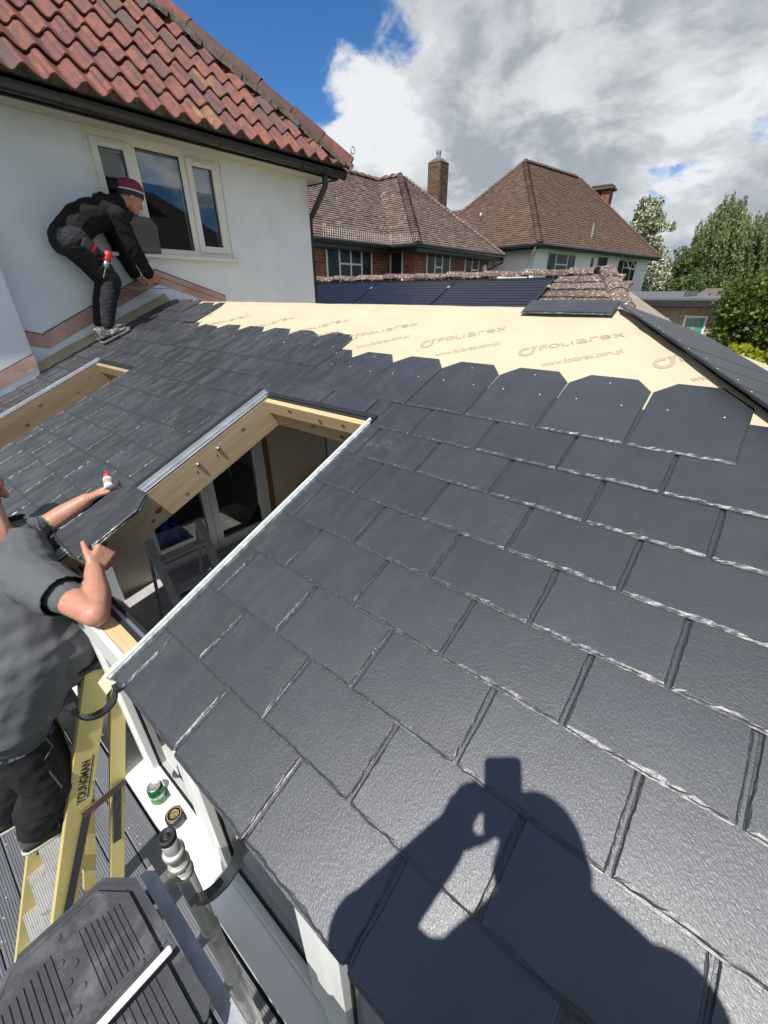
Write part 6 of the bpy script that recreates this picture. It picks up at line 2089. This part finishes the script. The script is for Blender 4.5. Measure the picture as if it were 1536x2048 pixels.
for sgn in (-1, 1):
    H = nb + rt * .095 * sgn + Vector((.08, -.12, -.72)); Kn = H + Vector((-.02, .02, -.40)); A = Vector((H.x, H.y - .02, -.39))
    b3.chain([H, Kn, A], [.105, .075, .055], 1)
    shoe(W3, (A.x + .05, A.y - .07, -.459), (A.x - .12, A.y + .14, -.459), (0, 0, 1), .10, .085, mat('dark_shoe', (.03, .03, .03), .7), M_SOLE)
me = b3.surface('body', .009, 4)
finish(b3, me, [M_DARKJEAN, M_SHORTS, M_SKIN, M_HAIR], W3)
PH = thing('phone', 'black mobile phone held up in the photographer\'s hands', 'phone', CAM)
m = MB(); pc = CAM - _F * .0165 - _U2 * .045 - _R2 * .004
m.extrude([(sx * .027 + .010 * math.cos(R(aa)), sy * .065 + .010 * math.sin(R(aa))) for (sx, sy, a0) in ((1, 1, 0), (-1, 1, 90), (-1, -1, 180), (1, -1, 270)) for aa in (a0, a0 + 30, a0 + 60, a0 + 90)], pc - _F * .004, _R2, _U2, _F * .008); m.build('case', M_BLACKP, PH)
m = MB(); m.obox(pc - _F * .0046, _R2 * .034, _U2 * .071, _F * .0004); m.build('screen', mat('phone_screen', (.02, .02, .025), .1), PH)

# ------------------------------------------------------------------ ladder, tower, small things
M_YEL = mat('yellow_fibreglass', (.50, .42, .16), .5, (.58, .48, .18), 6, stretch=(1, 1, .2), bump=.15, bscale=90, dirt=(.22, .18, .08), dscale=22, damt=(.62, .72))
LAD = thing('stepladder', 'yellow fibreglass stepladder leaning at the eave under the man in grey', 'ladder', (-.8, -.8, DECK_Z))
XL, XR_ = -1.0, -.60


def fy(z): return -.554 + .413 * (z + 1.688)
def ry(z): return -.302 + .28 * (z + 1.735)


ZT = -.36
for X, out_s in ((XR_, 1), (XL, -1)):
    m = MB()
    a, b = Vector((X, fy(DECK_Z + .01), DECK_Z + .01)), Vector((X, fy(ZT), ZT))
    up = (b - a); dn = up.normalized(); side = Vector((0, dn.z, -dn.y)); xo = Vector((1, 0, 0))
    dep, fl_, th = .095, .030, .004
    if out_s < 0: m.extrude([(0, 0), (0, dep), (-fl_, dep), (-fl_, dep - th), (-th, dep - th), (-th, th), (-fl_, th), (-fl_, 0)], a, xo, side, up)
    else: m.extrude([(0, 0), (0, dep), (-fl_, dep), (-fl_, dep - th), (-th, dep - th), (-th, th), (-fl_, th), (-fl_, 0)], a, xo, side, up)
    st = m.build('front_stile', M_YEL, LAD, bevel=.0012)
    if out_s > 0: STILE, SA, SDN, SSIDE = st, a, dn, side
    m = MB(); zr = DECK_Z + .01; a2, b2_ = Vector((X - .006, ry(zr), zr)), Vector((X - .006, ry(ZT + .02) + .01, ZT + .02))
    u2 = (b2_ - a2); d2 = u2.normalized(); s2 = Vector((0, d2.z, -d2.y)); dep = .062
    m.extrude([(0, 0), (0, dep), (-.028, dep), (-.028, dep - .004), (-.004, dep - .004), (-.004, .004), (-.028, .004), (-.028, 0)], a2, xo, s2, u2); m.build('rear_stile', M_YEL, LAD, bevel=.0012)
    # brackets and spreader
    m = MB(); z0 = -1.06
    m.bar((X + .012, fy(z0) + .06, z0 - .01), (X + .012, ry(z0) + .065, z0 + .005), .040, .006, up=(1, 0, 0)); m.build('spreader', mat('rusty_steel', (.16, .10, .07), .6, (.10, .07, .055), 12, metal=.5), LAD)
    m = MB(); m.bar((X + .008, fy(-1.07) + .085, -1.07), (X + .008, fy(-1.60) + .055, -1.60), .034, .005, up=(1, 0, 0)); m.bar((X + .004, ry(-1.06) + .03, -1.06), (X + .004, ry(-1.40) + .03, -1.40), .036, .005, up=(1, 0, 0)); m.build('brace', mat('dark_steel', (.07, .07, .072), .45, metal=.6), LAD)
    m = MB(); m.box((X - .035, fy(DECK_Z) - .01, DECK_Z), (X + .006, fy(DECK_Z) + .10, DECK_Z + .03)); m.build('foot', M_RUBBER, LAD)
M_TREAD = mat('tread_aluminium', (.62, .62, .60), .4, (.54, .53, .50), 18, metal=.7, dirt=(.42, .34, .26), dscale=16, damt=(.58, .7))
trd = MB()
pr = [(0, -.03)]
for i in range(10): x = .002 + i * .0095; pr += [(x, 0), (x + .005, 0), (x + .0055, -.0025), (x + .009, -.0025)]
pr += [(.098, 0), (.100, -.03), (.096, -.03), (.096, -.006), (.004, -.006), (.004, -.03)]
for k in range(8):
    z = -.453 - .247 * k
    m = MB(); m.extrude(pr, (XL + .001, fy(z) + .003, z), (0, 1, 0), (0, 0, 1), (XR_ - XL - .006, 0, 0)); m.build('tread', M_TREAD, LAD)
m = MB(); m.box((XL - .02, fy(ZT) - .02, ZT), (XR_ + .02, ry(ZT) + .09, ZT + .03)); m.build('top_cap', M_BLACKP, LAD, bevel=.006)
tv, tf = text_mesh('YOUNGMAN', .040, .0012)
wmax = max(p.x for p in tv)
o_ = SA + SDN * ((-.985 - SA.z) / SDN.z) + SSIDE * .064
m = MB(); m.add([o_ + SDN * (p.x * .225 / wmax) - SSIDE * p.y * 1.15 + Vector((.0012, 0, 0)) for p in tv], tf); tag(m.build('lettering', mat('black_print', (.012, .012, .012), .6), STILE), kind='stuff')
m = MB(); m.obox(o_ + SDN * .128 + SSIDE * .010 + Vector((.0008, 0, 0)), SDN * .112, SSIDE * .0022, Vector((.0004, 0, 0))); m.build('printed_line', MATS['black_print'], STILE)

# scaffold tower with platform
TW = thing('scaffold_tower', 'aluminium scaffold tower with galvanised platform at the bottom left', 'scaffold', (.27, -.45, DECK_Z))
M_TUBE = mat('scuffed_aluminium_tube', (.66, .65, .62), .42, (.46, .44, .40), 9, metal=.7, rough2=.6, stretch=(1, 1, .35), bump=.12, bscale=50, dirt=(.30, .27, .22), dscale=18, damt=(.58, .7))
PZ = -.47
for (px_t, py_t) in ((.275, -.078), (.275, -.80), (2.05, -.078), (2.05, -.80)):
    m = MB(); m.tube([(px_t, py_t, DECK_Z), (px_t, py_t, -.43)], .0254, 20); m.build('standard', M_TUBE, TW, True)
    m = MB(); m.tube([(px_t, py_t, -.429), (px_t, py_t, -.305)], .0215, 20); m.build('spigot', M_TUBE, TW, True)
    m = MB(); m.lathe((px_t, py_t, -.304), (0, 0, 1), [(.0235, -.012), (.0245, .0), (.0225, .006), (.0150, .007), (.0145, .002), (.006, .0021), (.006, .008), (.0, .009)], 20); m.build('end_cap', M_RUBBER, TW, True)
    for z in (-.385, -.448, -.50, -.90, -.935, -1.36, -1.40, -1.9):
        m = MB(); m.lathe((px_t, py_t, z), (0, 0, 1), [(.0255, -.010), (.0295, -.008), (.0300, .006), (.0262, .011)], 18); m.build('collar', M_TUBE, TW, True)
for X in (.275, 2.05):
    for z in (-.475, -.92, -1.38, -1.84, -2.3):
        m = MB(); m.tube([(X, -.10, z), (X, -.78, z)], .0225, 14); m.build('rung', M_TUBE, TW, True)
m = MB(); m.tube([(.30, -.082, -2.30), (2.03, -.082, -.95)], .02, 10); m.build('diagonal_brace', M_TUBE, TW, True)
for y0 in (-.165, -.765):
    m = MB(); m.extrude([(0, 0), (.034, 0), (.034, -.07), (.030, -.07), (.030, -.004), (.004, -.004), (.004, -.07), (0, -.07)], (.225, y0, PZ + .03), (0, 1, 0), (0, 0, 1), (1.86, 0, 0)); m.build('platform_beam', M_GALV, TW)
for i in range(5):
    y0 = -.730 + i * .1125
    m = MB(); m.box((.24, y0, PZ - .02), (2.07, y0 + .108, PZ)); m.build('platform_board', mat('ply_board', (.16, .13, .10), .85, (.10, .085, .07), 5, dirt=(.25, .23, .2), dscale=14), TW)

# bundle of slates, face down, on the platform
M_SBACK = mat('slate_underside', (.030, .031, .034), .55, (.045, .046, .050), 11, bump=.35, bscale=70, bdist=.002, dirt=(.12, .12, .12), dscale=8, damt=(.52, .72))


def back_slate(seed):
    m = MB()
    w, L = .295, .445
    h = w / 2
    ol = [(-h, .02), (-h + .02, 0), (h - .02, 0), (h, .02), (h, L - .07), (h - .055, L), (-h + .055, L), (-h, L - .07)]
    m.extrude([(p[0], p[1]) for p in ol], (0, 0, -.007), (1, 0, 0), (0, 1, 0), (0, 0, .007))
    # rim
    for i in range(len(ol)):
        a, b = Vector(ol[i] + (0.0,)), Vector(ol[(i + 1) % len(ol)] + (0.0,))
        inn = lambda v: Vector((v.x * .93, L / 2 + (v.y - L / 2) * .95, v.z))
        m.hexa([a, b, inn(b), inn(a), a + Vector((0, 0, .0014)), b + Vector((0, 0, .0014)), inn(b) + Vector((0, 0, .0014)), inn(a) + Vector((0, 0, .0014))])
    # ribs in three fields
    for (x0, x1, u0, u1) in ((-.125, -.012, .03, .175), (.012, .125, .03, .175), (-.125, -.015, .245, .40), (.03, .125, .225, .40)):
        n = 8
        for k in range(n):
            x = x0 + (x1 - x0) * (k + .5) / n
            cut = .02 * (abs(x) / .125) if u1 > .3 else 0
            m.box((x - .0016, u0, .0), (x + .0016, u1 - cut * 1.6, .0030))
    m.box((-.135, .187, 0), (.135, .190, .003)); m.box((-.135, .205, 0), (.135, .207, .0024))
    for (x, u) in ((-.01, .25), (.01, .28), (-.008, .31), (.012, .335), (-.01, .36), (-.11, .215), (.11, .215), (0, .415), (.11, .02), (-.11, .02)): m.lathe((x, u, 0), (0, 0, 1), [(.008, 0), (.0075, .0028), (.004, .003)], 10)
    return m.mesh('slate_back', [M_SBACK])


BK = [back_slate(0)]
ORD = ['', 'third', 'fourth', 'fifth', 'sixth', 'seventh', 'eighth', 'ninth', 'tenth', 'eleventh']
for i in range(11):
    z = PZ + .008 + .0108 * i
    top = i == 10
    lab = 'uppermost face down ribbed slate on the scaffold platform' if top else ('second face down slate from the top of the platform bundle' if i == 9 else f'{ORD[9 - i]} face down slate counting down from the top of the platform bundle')
    yaw = R(90) + (0.0 if top else .025 if i == 9 else random.uniform(-.02, .02))
    px0 = .665 + (0 if top else -.02 if i == 9 else random.uniform(-.02, .012))
    o = link('slate', BK[0], None, matrix=Matrix.Translation((px0, -.345 + (0 if top else .035 if i == 9 else random.uniform(-.02, .02)), z)) @ Matrix.Rotation(yaw, 4, 'Z'))
    tag(o, lab, 'slate', 'face down slates bundled on the platform')
ws_ = MB(); ws_.box((.487, -.62, PZ + .150), (.503, -.178, PZ + .158)); tag(ws_.build('white_strip', M_UPVC, None, bevel=.002), 'thin white plastic strip lying across the face down slates', 'strip')
bl_ = MB(); bl_.box((.485, -.60, PZ + .128), (.505, -.57, PZ + .149)); tag(bl_.build('timber_offcut', M_PINE_OLD), 'small timber offcut propping the white strip on the slates', 'offcut')

# can and tin on the window sill
CN = thing('drinks_can', 'green drinks can standing on the white window sill', 'can', (-.372, .018, SILL_Z))
M_CAN = mat('can_green', (.03, .20, .05), .3, (.02, .12, .03), 30, metal=.55)
m = MB(); m.lathe((-.372, .018, SILL_Z + .0005), (0, 0, 1), [(.024, 0), (.031, .008), (.033, .014), (.033, .096), (.027, .108)], 24); m.build('body', M_CAN, CN, True)
m = MB(); m.lathe((-.372, .018, SILL_Z + .108), (0, 0, 1), [(.0275, 0), (.028, .003), (.0265, .004), (.025, .0005), (.0, .0006)], 24); m.build('lid', M_ALU, CN, True)
m = MB(); m.box((-.380, .008, SILL_Z + .1100), (-.364, .026, SILL_Z + .1118)); m.build('ring_pull', M_ALU, CN)
m = MB(); m.lathe((-.372, .018, SILL_Z + .045), (0, 0, 1), [(.0333, 0), (.0333, .022)], 24); m.build('label_band', mat('can_band', (.45, .5, .4), .4, (.04, .2, .06), 40, ncontrast=(.48, .52)), CN, True)
TN = thing('round_tin', 'round black tin with gold ring lid on the window sill', 'tin', (-.225, .024, SILL_Z))
m = MB(); m.lathe((-.225, .024, SILL_Z + .0005), (0, 0, 1), [(.036, 0), (.038, .004), (.038, .05), (.034, .053), (.0, .054)], 28); m.build('body', M_BLACKP, TN, True)
m = MB(); m.lathe((-.225, .024, SILL_Z + .0545), (0, 0, 1), [(.030, 0), (.030, .0008), (.027, .0009), (.027, 0)], 28); m.build('gold_ring', mat('gold_print', (.55, .42, .16), .4, metal=.5), TN)
m = MB(); m.lathe((-.225, .024, SILL_Z + .0545), (0, 0, 1), [(.02, 0), (.02, .0005)], 24); m.build('lid_print', mat('lid_print', (.06, .05, .03), .5, (.35, .28, .12), 120, ncontrast=(.5, .56)), TN)

# inside the conservatory: alloy ladder, blue sheet, timber, box
IL = thing('alloy_stepladder', 'aluminium stepladder standing inside below the open rooflight', 'ladder', (-1.9, 1.0, FLOOR_Z))
M_ALU2 = mat('bright_alloy', (.66, .67, .68), .45, (.5, .51, .52), 12, metal=.35)
for y in (.78, 1.18):
    m = MB(); m.bar((-1.25, y - .02, FLOOR_Z + .01), (-1.95, y, -.62), .022, .06, up=(0, 1, 0)); m.build('front_stile', M_ALU2, IL)
    m = MB(); m.tube([(-2.35, y, FLOOR_Z + .01), (-1.98, y, -.64)], .014, 8); m.build('rear_leg', M_ALU2, IL)
for k in range(6):
    t = .12 + k * .155; c = Vector((-1.25, .97, FLOOR_Z)).lerp(Vector((-1.95, .98, -.62)), t)
    m = MB(); m.box((c.x - .045, .795, c.z - .012), (c.x + .045, 1.165, c.z + .012)); m.build('tread', M_ALU2, IL)
m = MB(); m.tube([(-2.2, .78, FLOOR_Z + .6), (-2.2, 1.18, FLOOR_Z + .6)], .012, 8); m.build('cross_bar', M_ALU2, IL)
M_TARP = mat('blue_tarpaulin', (.01, .014, .16), .22, (.015, .02, .22), 6, bump=.5, bscale=12, bdist=.03)
for (x0, x1, y0, y1, hh, sd, lab) in ((-1.7, -.5, .35, .95, .22, 1., 'crumpled blue plastic sheet on the conservatory floor under the rooflight'), (-3.3, -2.5, 1.35, 2.15, .32, 5., 'blue plastic sheet heaped before the glazed doors')):
    m = MB(); n = 34
    vs = [(x0 + (x1 - x0) * i / n, y0 + (y1 - y0) * j / n, FLOOR_Z + .012 + hh * max(0, .35 + folds(Vector((i * .11, j * .11, sd)), 1.6, 1.0)) * math.sin(math.pi * i / n) ** .5 * math.sin(math.pi * j / n) ** .5) for j in range(n + 1) for i in range(n + 1)]
    m.add(vs, [(j * (n + 1) + i, j * (n + 1) + i + 1, (j + 1) * (n + 1) + i + 1, (j + 1) * (n + 1) + i) for j in range(n) for i in range(n)])
    tag(m.build('plastic_sheet', M_TARP), lab, 'plastic sheet')
m = MB(); m.box((-3.0, .50, FLOOR_Z + .001), (-1.0, .62, FLOOR_Z + .15)); tag(m.build('timber_baulk', M_OAK), 'brown timber baulk lying along the conservatory floor', 'timber')
m = MB(); m.box((-2.9, .17, FLOOR_Z + .001), (-.4, .30, -1.1)); tag(m.build('plasterboard', mat('plasterboard', (.5, .48, .43), .9, (.44, .42, .38), 3)), 'pale plasterboard leaning inside below the eave', 'board')
m = MB(); m.box((-3.6, 3.75, -1.75), (-3.3, 4.05, -1.55)); tag(m.build('cardboard_box', mat('cardboard', (.32, .17, .08), .85)), 'small brown box on a ledge by the inner wall', 'box')
m = MB(); m.box((-3.75, 3.7, FLOOR_Z + .001), (-3.2, 4.2, -1.751)); tag(m.build('inner_ledge', mat('ledge', (.3, .28, .25), .8)), 'low ledge carrying the small brown box inside', 'ledge')

# chips and dust fallen on the decking
rc_ = random.Random(12)
ch_ = MB()
for i in range(420):
    x, y, r_c = rc_.uniform(-2.6, .5), rc_.uniform(-1.2, -.02), rc_.choice((.0012, .0016, .002, .0035))
    a_ = rc_.uniform(0, 6.28)
    c_ = Vector((x, y, DECK_Z + .0015))
    e1, e2 = Vector((math.cos(a_), math.sin(a_), rc_.uniform(-.1, .1))) * r_c * 1.6, Vector((-math.sin(a_), math.cos(a_), rc_.uniform(-.1, .3))) * r_c * .8
    ch_.add([c_ - e1 - e2, c_ + e1 - e2 * .6, c_ + e1 * .7 + e2, c_ - e1 * .8 + e2 * .9], [(0, 1, 2, 3)])
tag(ch_.build('wood_chips', mat('pale_chips', (.62, .58, .48), .8, (.4, .36, .28), 30)), 'pale chips and dust scattered over the grey decking', 'debris', kind='stuff')
